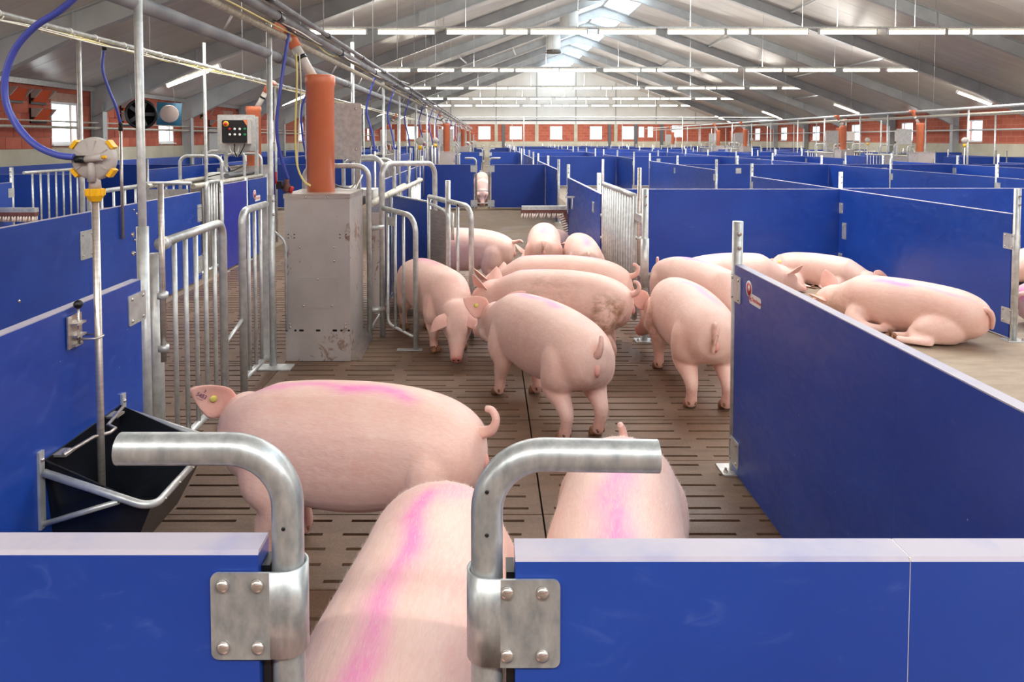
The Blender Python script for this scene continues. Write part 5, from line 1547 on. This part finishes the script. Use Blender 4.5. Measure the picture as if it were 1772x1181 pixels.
def make_pig(label, loc, heading, group, scale=1.0, k_body=0.0, k_head=0.0, pitch=0.0, neck_drop=0.0, legs=None, lying=None, roll=0.0, stripe=(), mud=(), ear='flop',
             tail='curl', voxel=0.011, seed=0, tag_ear=None, fat=1.0, lay_z=0.0, tail_dark=False, xs=1.0, hair=0, ear_r=None):
    rnd = random.Random(seed)
    Rr = Matrix.Rotation(roll, 3, 'X')
    zc0 = 0.46
    def rollp(p):
        if not roll: return p
        q = Vector((0, p.y, p.z - zc0)); q = Rr @ q
        return Vector((p.x, q.y, q.z + zc0))
    V, Fc = [], []
    def addm(vs, fs):
        o = len(V); V.extend([Vector(p) for p in vs]); Fc.extend([tuple(i + o for i in f) for f in fs])
    # trunk
    rings = []
    for u, zc, hw, hu, hd in spline(BODY, 40):
        c = Vector((u, 0, zc - neck_drop * max(0, (u - 0.4)) * 1.6))
        hw *= fat; hd *= (1 + (fat - 1) * 0.8)
        rings.append([rollp(p) for p in ell_ring(c, Vector((0, 1, 0)), Vector((0, 0, 1)), hw, hu, hd)])
    addm(*rings_mesh([r[::-1] for r in rings][::-1]))
    # head frame
    Hp = Vector((0.585, 0, 0.488 - neck_drop * 0.30))
    Rp = Matrix.Rotation(pitch, 3, 'Y')
    def hd_(p): return rollp(Hp + Rp @ Vector(p))
    rings = []
    for u, zc, hw, hu, hdn in spline(HEAD, 22):
        c = Vector((u, 0, zc))
        rings.append([hd_(p) for p in ell_ring(c, Vector((0, 1, 0)), Vector((0, 0, 1)), hw, hu, hdn, 24)])
    addm(*rings_mesh([r[::-1] for r in rings][::-1]))
    # brow and cheek masses
    for s in (-1, 1):
        addm(*limb([tuple(hd_((0.10, s * 0.055, 0.075))) + (0.05,), tuple(hd_((0.17, s * 0.058, 0.062))) + (0.036,), tuple(hd_((0.22, s * 0.045, 0.04))) + (0.02,)], 10))
        addm(*limb([tuple(hd_((0.02, s * 0.07, -0.07))) + (0.065,), tuple(hd_((0.12, s * 0.055, -0.06))) + (0.058,), tuple(hd_((0.22, s * 0.03, -0.055))) + (0.03,)], 10))
    hoofs = []
    if lying is None:
        lg = {'fl': (0, 0), 'fr': (0, 0), 'hl': (0, 0), 'hr': (0, 0)}
        if legs: lg.update(legs)
        for key, (dx, dz) in lg.items():
            s = 1 if key[1] == 'l' else -1
            if key[0] == 'f':
                J = [(0.34, s * 0.04, 0.52, 0.04), (0.34, s * 0.085, 0.45, 0.105), (0.35, s * 0.125, 0.33, 0.094), (0.325 + dx * 0.25, s * 0.125, 0.24, 0.062), (0.345 + dx * 0.6, s * 0.118, 0.155, 0.046), (0.345 + dx * 0.85, s * 0.116, 0.10, 0.036), (0.345 + dx, s * 0.115, 0.055 + dz, 0.037), (0.362 + dx, s * 0.115, 0.022 + dz, 0.036)]
                fx, fy = 0.362 + dx, s * 0.115
            else:
                J = [(-0.37, s * 0.03, 0.55, 0.05), (-0.375, s * 0.075, 0.475, 0.122), (-0.365, s * 0.104, 0.375, 0.120), (-0.33 + dx * 0.2, s * 0.118, 0.285, 0.086), (-0.39 + dx * 0.5, s * 0.112, 0.215, 0.055), (-0.425 + dx * 0.8, s * 0.108, 0.165, 0.043), (-0.415 + dx * 0.95, s * 0.106, 0.10, 0.034), (-0.40 + dx, s * 0.105, 0.055 + dz, 0.037), (-0.385 + dx, s * 0.105, 0.022 + dz, 0.036)]
                fx, fy = -0.385 + dx, s * 0.105
            addm(*limb(J))
            hoofs.append((Vector((fx, fy, dz)), Vector((1, 0, 0)), Vector((0, 1, 0)), Vector((0, 0, 1))))
    else:
        for J in lying:
            addm(*limb(J))
            e1, e0 = Vector(J[-1][:3]), Vector(J[-2][:3]); d = (e1 - e0).normalized()
            sd = Vector((0, 0, 1)).cross(d); sd = sd.normalized() if sd.length > 0.1 else Vector((0, 1, 0))
            hoofs.append((e1 + d * 0.055, sd.cross(d) * -1 if False else d.cross(sd) * -1, sd, -d))
    # weld into one skin
    me = bpy.data.meshes.new('tmp'); me.from_pydata([tuple(p) for p in V], [], Fc); me.update()
    ob = bpy.data.objects.new('tmp', me); COL.objects.link(ob)
    bm_ = bmesh.new(); bm_.from_mesh(me); bmesh.ops.recalc_face_normals(bm_, faces=bm_.faces); bm_.to_mesh(me); bm_.free()
    r_ = ob.modifiers.new('r', 'REMESH'); r_.mode = 'VOXEL'; r_.voxel_size = voxel
    s_ = ob.modifiers.new('s', 'SMOOTH'); s_.factor = 0.5; s_.iterations = int(12 * 0.011 / voxel)
    bpy.context.view_layer.update()
    m2 = bpy.data.meshes.new_from_object(ob.evaluated_get(bpy.context.evaluated_depsgraph_get()))
    bpy.data.objects.remove(ob); bpy.data.meshes.remove(me)
    pts = [v.co.copy() for v in m2.vertices]; nor = [v.normal.copy() for v in m2.vertices]
    faces = [tuple(p.vertices) for p in m2.polygons]
    bpy.data.meshes.remove(m2)
    mat = [0] * len(faces)
    stripe_v = []; pink_v = []; mud_v = []
    Sn = hd_((0.385, 0, -0.026))
    for p, n in zip(pts, nor):
        q = p
        if roll:
            b_ = Rr.transposed() @ Vector((0, p.y, p.z - zc0)); q = Vector((p.x, b_.y, b_.z + zc0))
        s = 0.0
        if q.z > 0.5:
            for (x0, x1, wd, st_, y0, y1) in stripe:
                if x0 - 0.08 < q.x < x1 + 0.08:
                    t = min(max((q.x - x0) / (x1 - x0), 0), 1)
                    yc = y0 + (y1 - y0) * t + 0.012 * math.sin(q.x * 19 + seed)
                    end = min(1, max(0, (q.x - x0 + 0.08) / 0.1)) * min(1, max(0, (x1 + 0.08 - q.x) / 0.1))
                    s = max(s, st_ * end * math.exp(-((q.y - yc) / wd) ** 2))
        stripe_v.append(s)
        d = (p - Sn).length
        pk = max(0, 1 - d / 0.16) * 0.7
        if lying is None and p.z < 0.14: pk = max(pk, 0.25)
        pink_v.append(pk)
        mm = 0.0
        for cx, cy, cz, rr, st_ in mud:
            dd = (p - Vector((cx, cy, cz))).length
            mm = max(mm, st_ * max(0, min(1, (rr - dd) / (rr * 0.5))))
        if lying is None and p.z < 0.12: mm = max(mm, 0.5 * (1 - p.z / 0.12))
        mud_v.append(mm)
    def attach(vs, fs, mi, pk=0.0, st_=0.0, md=0.0):
        o = len(pts)
        pts.extend([Vector(p) for p in vs]); faces.extend([tuple(i + o for i in f) for f in fs]); mat.extend([mi] * len(fs))
        stripe_v.extend([st_] * len(vs)); pink_v.extend([pk] * len(vs)); mud_v.extend([md] * len(vs))
    # hooves: two toes and two dew claws
    for c, fw, sd, up in hoofs:
        for s in (-1, 1):
            mb = MB()
            b0 = c + sd * (s * 0.019)
            prof = [(b0 + fw * 0.004 + up * 0.046, 0.022), (b0 + fw * 0.012 + up * 0.03, 0.024), (b0 + fw * 0.022 + up * 0.012, 0.023), (b0 + fw * 0.030 + up * 0.001, 0.019)]
            mb.tube([p for p, _ in prof], [r for _, r in prof], 10)
            vs = [Vector(v) for v in mb.v]
            if lying is None: vs = [Vector((v.x, v.y, max(v.z, 0.0))) for v in vs]
            attach(vs, mb.f, 1)
            mb = MB(); q = c - fw * 0.030 + sd * (s * 0.018) + up * 0.06
            mb.tube([q + fw * 0.01, q - fw * 0.008 - up * 0.012, q - fw * 0.010 - up * 0.026], [0.011, 0.010, 0.005], 8); attach(mb.v, mb.f, 1)
    # snout disc, nostrils, eyes, mouth
    mb = MB(); mb.lathe([(0.040, 0.0), (0.046, 0.005), (0.043, 0.011), (0.02, 0.013)], hd_((0.378, 0, -0.026)), hd_((1, 0, 0)) - hd_((0, 0, 0)), 20); attach(mb.v, mb.f, 3)
    ax = hd_((1, 0, 0)) - hd_((0, 0, 0))
    for s in (-1, 1):
        mb = MB(); mb.lathe([(0.009, 0), (0.009, 0.0015)], hd_((0.3905, s * 0.018, -0.022)), ax, 10); attach(mb.v, mb.f, 2)
        mb = MB(); c = hd_((0.170, s * 0.0835, 0.058)); dr = hd_((0.170 + 0.4, s * 1.1, 0.058 + 0.3)) - hd_((0.170, 0, 0.058)); dr.normalize()
        mb.dome(c - dr * 0.006, dr, 0.013, 0.010, 10); attach(mb.v, mb.f, 2)
    # ears
    tags = []
    for s in (-1, 1):
        es = ear_r if (ear_r and s < 0) else ear
        if es == 'flop': dv, wv, droop, L, W = Vector((0.55, s * 0.55, 0.30)), Vector((-0.5, s * 0.75, -0.1)), 0.11, 0.20, 0.070
        elif es == 'up': dv, wv, droop, L, W = Vector((0.10, s * 0.55, 0.78)), Vector((-0.75, s * 0.35, -0.1)), 0.02, 0.20, 0.075
        elif es == 'side': dv, wv, droop, L, W = Vector((-0.22, s * 0.80, 0.52)), Vector((-0.25, -s * 0.42, 0.85)), 0.01, 0.21, 0.078
        else: dv, wv, droop, L, W = Vector((0.80, s * 0.35, 0.05)), Vector((0.1, s * 0.6, 0.75)), 0.07, 0.19, 0.068
        dv.normalize(); nv = dv.cross(wv).normalized(); wv = nv.cross(dv).normalized()
        base = Vector((0.075, s * 0.085, 0.095))
        rings = []
        NS = 14
        for i in range(NS):
            t = i / (NS - 1)
            w_ = W * (0.55 + 0.45 * math.sin(min(1, t / 0.4) * PI / 2)) * max(0.0, 1 - max(0, (t - 0.2) / 0.8) ** 1.7) ** 0.85 + 0.003
            c = base + dv * (L * t - 0.02) - Vector((0, 0, 1)) * (droop * t * t)
            th = 0.010 * (1 - 0.6 * t)
            ring = []
            for k in range(16):
                a = 2 * PI * k / 16
                x_, y_ = math.cos(a) * w_, math.sin(a) * th
                cup = 0.28 * x_ * x_ / max(W, 1e-4)
                ring.append(hd_(c + wv * x_ + nv * (y_ + cup * (1 if s > 0 else -1) * -1)))
            rings.append(ring)
        vs, fs = rings_mesh(rings)
        attach(vs, fs, 0, 0.38)
        tags.append((hd_(base + dv * L * 0.36 - Vector((0, 0, 1)) * droop * 0.13), hd_(base + nv) - hd_(base), hd_(base + dv) - hd_(base), hd_(base + wv) - hd_(base)))
    # tail
    tb = Vector((-0.555, 0, 0.550))
    if tail == 'curl': tp = [tb + Vector((0.03, 0, -0.01)), tb + Vector((-0.035, 0.0, 0.0)), tb + Vector((-0.068, 0.012, 0.022)), tb + Vector((-0.080, 0.015, 0.06)), tb + Vector((-0.062, 0.012, 0.088)), tb + Vector((-0.034, 0.006, 0.090))]
    elif tail == 'hang': tp = [tb + Vector((0.03, 0, 0.0)), tb + Vector((-0.03, 0.0, 0.0)), tb + Vector((-0.05, 0.01, -0.05)), tb + Vector((-0.045, 0.02, -0.11)), tb + Vector((-0.035, 0.02, -0.15))]
    elif tail == 'up': tp = [tb + Vector((0.03, 0, -0.04)), tb + Vector((-0.03, 0.0, -0.03)), tb + Vector((-0.05, -0.006, 0.01)), tb + Vector((-0.05, -0.012, 0.045)), tb + Vector((-0.035, -0.02, 0.07))]
    else: tp = [tb + Vector((0.03, 0, 0)), tb + Vector((-0.04, 0.0, 0.01)), tb + Vector((-0.10, 0.02, 0.03)), tb + Vector((-0.13, 0.03, 0.01))]
    tp = [rollp(p) for p in tp]
    sp = smooth_path(tp, 5); m_ = len(sp)
    mb = MB(); mb.tube(sp, [0.025 - 0.014 * i / (m_ - 1) for i in range(m_)], 10); attach(mb.v, mb.f, 0, 0.2, 0, 1.0 if tail_dark else 0)
    vb = rollp(Vector((-0.572, 0, 0.445)))
    mb = MB(); mb.tube([vb + Vector((0.02, 0, 0.035)), vb + Vector((-0.008, 0, 0.01)), vb + Vector((-0.016, 0, -0.02)), vb + Vector((-0.012, 0, -0.045))], [0.012, 0.018, 0.018, 0.006], 10); attach(mb.v, mb.f, 0, 0.75)
    # bend along the back, then scale
    def warp(p):
        x = p.x
        xb = min(x, 0.38)
        # body arc
        def arc(x_, k, x0=0.0):
            return x_
        N = 24; cx = cy = 0.0; th = 0.0
        # closed form: constant curvature k_body for x in [-0.6,0.38], k_head beyond 0.38
        def integ(th0, k, L):
            if abs(k) < 1e-5: return L * math.cos(th0), L * math.sin(th0), th0
            return (math.sin(th0 + k * L) - math.sin(th0)) / k, -(math.cos(th0 + k * L) - math.cos(th0)) / k, th0 + k * L
        dx, dy, th = integ(0.0, k_body, xb)
        cx, cy = dx, dy
        if x > 0.38:
            L1 = min(x, 0.72) - 0.38
            dx, dy, th = integ(th, k_head, L1); cx += dx; cy += dy
            if x > 0.72:
                cx += math.cos(th) * (x - 0.72); cy += math.sin(th) * (x - 0.72)
        return Vector((cx - math.sin(th) * p.y, cy + math.cos(th) * p.y, p.z))
    def fin(p):
        q = warp(p) * scale; q.x *= xs
        if lying is not None: q.z = q.z + lay_z
        return q
    P2 = [fin(p) for p in pts]
    if lying is not None: P2 = [Vector((p.x, p.y, p.z if p.z > 0.02 else max(0.002, 0.002 + 0.018 * math.exp((p.z - 0.02) * 6)))) for p in P2]
    me = bpy.data.meshes.new('pig'); me.from_pydata([tuple(p) for p in P2], [], faces)
    for mm in ('skin', 'hoof', 'eye', 'snout'): me.materials.append(M[mm])
    me.polygons.foreach_set('material_index', mat); me.polygons.foreach_set('use_smooth', [True] * len(faces))
    for nm, vals in (('stripe', stripe_v), ('pink', pink_v), ('mud', mud_v)):
        at = me.attributes.new(nm, 'FLOAT', 'POINT'); at.data.foreach_set('value', vals)
    me.update()
    o = bpy.data.objects.new('pig', me); COL.objects.link(o)
    o.location = loc; o.rotation_euler = (0, 0, heading)
    tag(o, label, 'pig', group)
    if hair:
        hb = MB(); nv = len(me.vertices)
        polys = [p for p in me.polygons if p.material_index == 0]
        for _ in range(hair):
            p = rnd.choice(polys)
            a_ = me.vertices[rnd.choice(p.vertices)].co.lerp(p.center, rnd.random())
            n_ = p.normal
            d_ = Vector((-1, rnd.uniform(-0.25, 0.25), rnd.uniform(-0.3, 0.05)))
            d_ = d_ - n_ * d_.dot(n_)
            if d_.length < 0.2: continue
            d_ = (d_.normalized() + n_ * rnd.uniform(0.12, 0.4)).normalized()
            w_ = d_.cross(n_).normalized() * 0.00032
            L_ = rnd.uniform(0.014, 0.026)
            hb.add([a_ - w_, a_ + w_, a_ + d_ * L_], [(0, 1, 2)])
        o['_o'] = (0, 0, 0)
        hb.build('bristle_coat', 'bristle', o)['kind'] = 'stuff'
    if tag_ear is not None:
        idx, off = tag_ear
        c, nv, dv, wv = tags[idx]
        nv = nv.normalized()
        for s in (-1, 1):
            mb = MB(); mb.lathe([(0.015, 0), (0.016, 0.004), (0.010, 0.006)], Vector(c) + nv * (s * 0.009), nv * s, 14)
            vs = [fin(Vector(v)) for v in mb.v]; mb.v = [tuple(v) for v in vs]
            o['_o'] = (0, 0, 0); mb.build('ear_tag', 'tag', o)
    return o, fin, tags

def rad(d): return math.radians(d)
G = 'pigs in the pen'
ST = lambda x0, x1, w_=0.03, s=0.8, y0=0.0, y1=0.0: (x0, x1, w_, s, y0, y1)
def at_mid(tail_xy, neck_xy, frac=0.58):
    """location/heading from rump and neck positions on the floor plan"""
    a, b = Vector(tail_xy), Vector(neck_xy); d = b - a
    return a + d * frac, math.atan2(d.y, d.x)
# 1 foreground pig, broadside, facing left
c, h = at_mid((0.02, 2.70), (-0.96, 2.90), 0.555)
pig1, fin1, tags1 = make_pig('large pig broadside at the lower left facing left, numbers on its ear', (c.x, c.y, 0), h, G, 1.02, 0.10, -4.1, rad(8), 0.15, {'fl': (0.03, 0), 'fr': (-0.04, 0), 'hl': (0.0, 0), 'hr': (0.06, 0)}, stripe=(ST(-0.26, 0.05, 0.035, 1.0, 0.045, 0.02), ST(0.05, 0.5, 0.03, 0.75, 0.02, 0.0)), ear='side', tail='curl', voxel=0.0095, seed=1, tag_ear=(1, 0), fat=1.05, xs=0.88, hair=14000, ear_r='back')
# 2 pig passing through the gateway
c, h = at_mid((-0.10, 2.16), (-0.24, 1.2), 0.56)
make_pig('pig squeezing between the two bent pipes in the foreground', (c.x, c.y, 0), h, G, 1.04, -0.25, 0.1, rad(25), 0.3, stripe=(ST(-0.33, 0.5, 0.032, 0.85, -0.03, 0.0), ST(-0.42, -0.30, 0.07, 0.5, 0.05, 0.0)), tail='hang', voxel=0.0095, seed=2, fat=1.02, hair=16000)
# 3 pig behind the right gate
c, h = at_mid((0.49, 2.56), (0.27, 1.62), 0.56)
make_pig('pig behind the lower right gate board with pink blotches on its back', (c.x, c.y, 0), h, G, 1.0, 0.0, 0.1, rad(25), 0.3, stripe=(ST(-0.10, 0.5, 0.05, 0.85), ST(-0.46, -0.2, 0.03, 0.6, 0.03, 0.0)), tail='up', voxel=0.0095, seed=3, hair=12000)
# 4 centre pig seen from behind
c, h = at_mid((0.60, 3.80), (0.12, 4.82), 0.52)
make_pig('pig in the centre seen from behind, tail to the camera', (c.x, c.y, 0), h, G, 1.0, 0.15, -0.1, rad(18), 0.2, {'fl': (0.05, 0), 'fr': (-0.04, 0), 'hl': (-0.02, 0), 'hr': (-0.02, 0)}, stripe=(ST(-0.15, 0.42, 0.035, 0.75),), ear='side', tail='up', voxel=0.010, hair=8000, seed=4, tag_ear=(1, 0), mud=((-0.55, 0.0, 0.35, 0.12, 0.3),))
# 5 broadside pig facing left, muddy flank
c, h = at_mid((1.07, 5.15), (0.15, 5.51), 0.56)
make_pig('muddy-flanked pig standing broadside behind the centre pig, facing left', (c.x, c.y, 0), h, G, 1.0, 0.0, -0.5, rad(12), 0.15, {'hl': (-0.02, 0), 'hr': (0.05, 0)}, stripe=(ST(0.2, 0.5, 0.03, 0.45),), mud=((-0.42, 0.17, 0.42, 0.2, 0.95), (0.05, 0.2, 0.55, 0.3, 0.35), (-0.43, 0.1, 0.15, 0.12, 0.9)), ear='up', tail='curl', voxel=0.0105, seed=5, xs=0.89)
# 6 pig behind it
c, h = at_mid((1.17, 5.80), (0.20, 6.08), 0.56)
make_pig('pig standing behind the muddy-flanked pig, tail at the gate post', (c.x, c.y, 0), h, G, 1.02, 0.0, -1.8, rad(25), 0.3, xs=0.93, stripe=(ST(0.15, 0.5, 0.03, 0.55), ST(-0.3, 0.1, 0.02, 0.4)), ear='up', tail='curl', voxel=0.011, seed=6)
# 7 pig leaving the feeder, head down
c, h = at_mid((-0.70, 6.38), (-0.34, 5.65), 0.60)
make_pig('pig coming out beside the feeder with lowered head, facing the camera', (c.x, c.y, 0), h, G, 0.95, 0.2, -1.7, rad(46), 0.45, {'fl': (0.02, 0), 'fr': (-0.02, 0), 'hl': (0.0, 0), 'hr': (-0.05, 0)}, stripe=(ST(-0.35, -0.05, 0.05, 0.55), ST(0.0, 0.12, 0.05, 0.4)), ear='flop', tail='hang', voxel=0.0105, seed=7)
# 8 pig behind the sheet gate
c, h = at_mid((0.26, 7.72), (-0.70, 8.05), 0.56)
make_pig('pig behind the steel sheet gate, rump to the right', (c.x, c.y, 0), h, G, 1.0, 0.0, 0, rad(15), 0.2, stripe=(ST(-0.05, 0.3, 0.04, 0.4),), tail='straight', seed=8)
# 9 pigs by the brush
c, h = at_mid((0.60, 7.85), (0.68, 8.85), 0.5)
make_pig('pig with dark tail below the brush, rump to the camera', (c.x, c.y, 0), h, G, 0.98, 0.0, 0, rad(20), 0.2, stripe=(ST(-0.4, 0.2, 0.05, 0.5),), tail='hang', seed=9, tail_dark=True)
c, h = at_mid((1.02, 7.35), (1.02, 8.35), 0.5)
make_pig('small pink rump of a pig in front of the barred gate', (c.x, c.y, 0), h, G, 0.9, 0.0, 0.0, rad(15), 0.2, stripe=(ST(-0.45, -0.1, 0.05, 0.5),), tail='hang', seed=11)
# 11 pig seen from behind at the end of the right partition
c, h = at_mid((1.365, 4.30), (1.35, 5.35), 0.5)
make_pig('pig seen from behind at the end of the right partition, tail hanging', (c.x, c.y, 0), h, G, 1.0, 0.10, 1.0, rad(32), 0.4, {'hl': (-0.03, 0), 'hr': (-0.05, 0), 'fl': (0.0, 0)}, stripe=(ST(-0.35, 0.1, 0.03, 0.55, -0.05, 0.0),), tail='hang', voxel=0.0105, seed=12, mud=((0.3, 0.15, 0.35, 0.2, 0.6), (-0.4, 0.1, 0.1, 0.12, 0.6), (-0.4, -0.1, 0.1, 0.12, 0.6)), ear='side', tail_dark=True)
c, h = at_mid((1.55, 6.42), (1.88, 5.46), 0.52)
make_pig('pig with pink spine line between the gate post and the right partition', (c.x, c.y, 0), h, G, 0.97, 0.0, 0.0, rad(30), 0.4, stripe=(ST(-0.5, 0.1, 0.035, 0.95),), tail='up', seed=13)

# ---- lying pigs
def lying_legs(s, mode=0):
    """legs tucked or stretched on the side s (+1 left, -1 right of the pig)"""
    J = []
    J.append([(-0.36, s * 0.0, 0.46, 0.05), (-0.34, s * 0.08, 0.38, 0.135), (-0.22, s * 0.19, 0.33, 0.12), (-0.16, s * 0.245, 0.285, 0.07), (-0.27, s * 0.30, 0.265, 0.045), (-0.16, s * 0.345, 0.262, 0.036), (-0.06, s * 0.37, 0.262, 0.032)])
    J.append([(0.32, s * 0.0, 0.47, 0.04), (0.32, s * 0.09, 0.39, 0.105), (0.34, s * 0.19, 0.32, 0.09), (0.26, s * 0.235, 0.275, 0.06), (0.17, s * 0.215, 0.268, 0.046), (0.10, s * 0.13, 0.268, 0.040), (0.09, s * 0.06, 0.268, 0.034)])
    J.append([(-0.36, s * -0.04, 0.42, 0.05), (-0.34, s * -0.02, 0.34, 0.115), (-0.24, s * 0.10, 0.29, 0.09), (-0.14, s * 0.22, 0.265, 0.05), (-0.04, s * 0.24, 0.262, 0.034), (0.02, s * 0.25, 0.26, 0.03)])
    return J
# local z of the floor for a lying body is ~0.235 (belly line), hence lay_z
c, h = at_mid((3.98, 5.62), (3.28, 6.55), 0.55)
make_pig('big pig lying on its side beside the right partition, head to the left', (c.x, c.y, 0), h, G, 1.04, 0.0, 0.25, rad(22), 0.30, lying=lying_legs(1), roll=rad(-28), lay_z=-0.245, stripe=(ST(-0.05, 0.2, 0.03, 0.7, 0.0, 0.0), ST(-0.45, 0.1, 0.015, 0.4)), tail='hang', voxel=0.0105, seed=14, ear='up', tag_ear=(1, 0), mud=((0.5, 0.1, 0.4, 0.25, 0.35),))
c, h = at_mid((1.93, 7.32), (2.95, 7.66), 0.55)
make_pig('pig resting behind the right partition post, snout pointing right', (c.x, c.y, 0), h, G, 1.05, 0.0, -0.25, rad(20), 0.25, lying=lying_legs(-1), roll=rad(8), lay_z=-0.25, stripe=(ST(-0.4, 0.1, 0.02, 0.5),), tail='hang', seed=15, ear='up', tag_ear=(1, 0))
c, h = at_mid((3.62, 8.22), (4.22, 7.55), 0.5)
make_pig('pig lying curled in the corner of the bay, feet to the left', (3.74, 8.17, 0), rad(-42), G, 0.86, -0.3, -0.9, rad(20), 0.3, lying=lying_legs(-1), roll=rad(25), lay_z=-0.225, tail='hang', seed=16, ear='back')
make_pig('pig lying at the right picture edge beyond the end post, upper one', (6.55, 8.25, 0), rad(180), G, 1.0, 0.0, 0.3, rad(20), 0.3, lying=lying_legs(1), roll=rad(-20), lay_z=-0.25, tail='hang', seed=17, ear='flop')
make_pig('pig lying at the right picture edge, lower one with pink rump mark', (5.28, 6.42, 0), rad(5), G, 1.0, 0.0, 0.0, rad(20), 0.3, lying=lying_legs(-1), roll=rad(20), lay_z=-0.25, stripe=(ST(-0.56, -0.3, 0.08, 0.95, 0.0, 0.0),), tail='hang', seed=18, ear='flop')
c, h = at_mid((1.0, 10.05), (0.62, 9.2), 0.5)
make_pig('pig peering out left of the dark-tailed pig below the brush', (c.x, c.y, 0), h, G, 0.95, 0.0, -0.6, rad(24), 0.2, lying=lying_legs(-1), roll=rad(5), lay_z=-0.21, tail='hang', seed=10, ear='up')
# ---- far pigs in the middle gateway
make_pig('small distant pig facing the camera in the middle gateway', (-0.16, 18.4, 0), rad(-90), G, 0.95, 0.0, 0.0, rad(38), 0.5, tail='hang', voxel=0.014, seed=19, ear='flop')
make_pig('distant pig farther back beyond the middle gateway', (-0.22, 21.2, 0), rad(88), G, 1.0, 0.0, 0.0, rad(15), 0.2, tail='hang', voxel=0.014, seed=20)

# written number on the ear of the foreground pig
tcen, tn, td, tw = tags1[1]
tn, td, tw = tn.normalized(), td.normalized(), tw.normalized()
e1, e2 = -td, tw
en = e1.cross(e2)
for body, size, ox, oy in (('3', 0.020, -0.050, 0.014), ('5453', 0.024, -0.052, -0.010), ('_____', 0.012, -0.052, -0.020)):
    pig1['_o'] = (0, 0, 0)
    o = text_mesh('ear_number', body, size, 'ink', pig1, Matrix.Identity(4), 0.0003)
    for v in o.data.vertices:
        x_, y_ = v.co.x + ox, v.co.y + oy
        cup = 0.28 * y_ * y_ / 0.075 * -1
        v.co = fin1(tcen + e1 * x_ + e2 * y_ + en * (0.0095 + v.co.z) + tn * cup)

for o in list(bpy.data.objects):
    if '_o' in o.keys(): del o['_o']
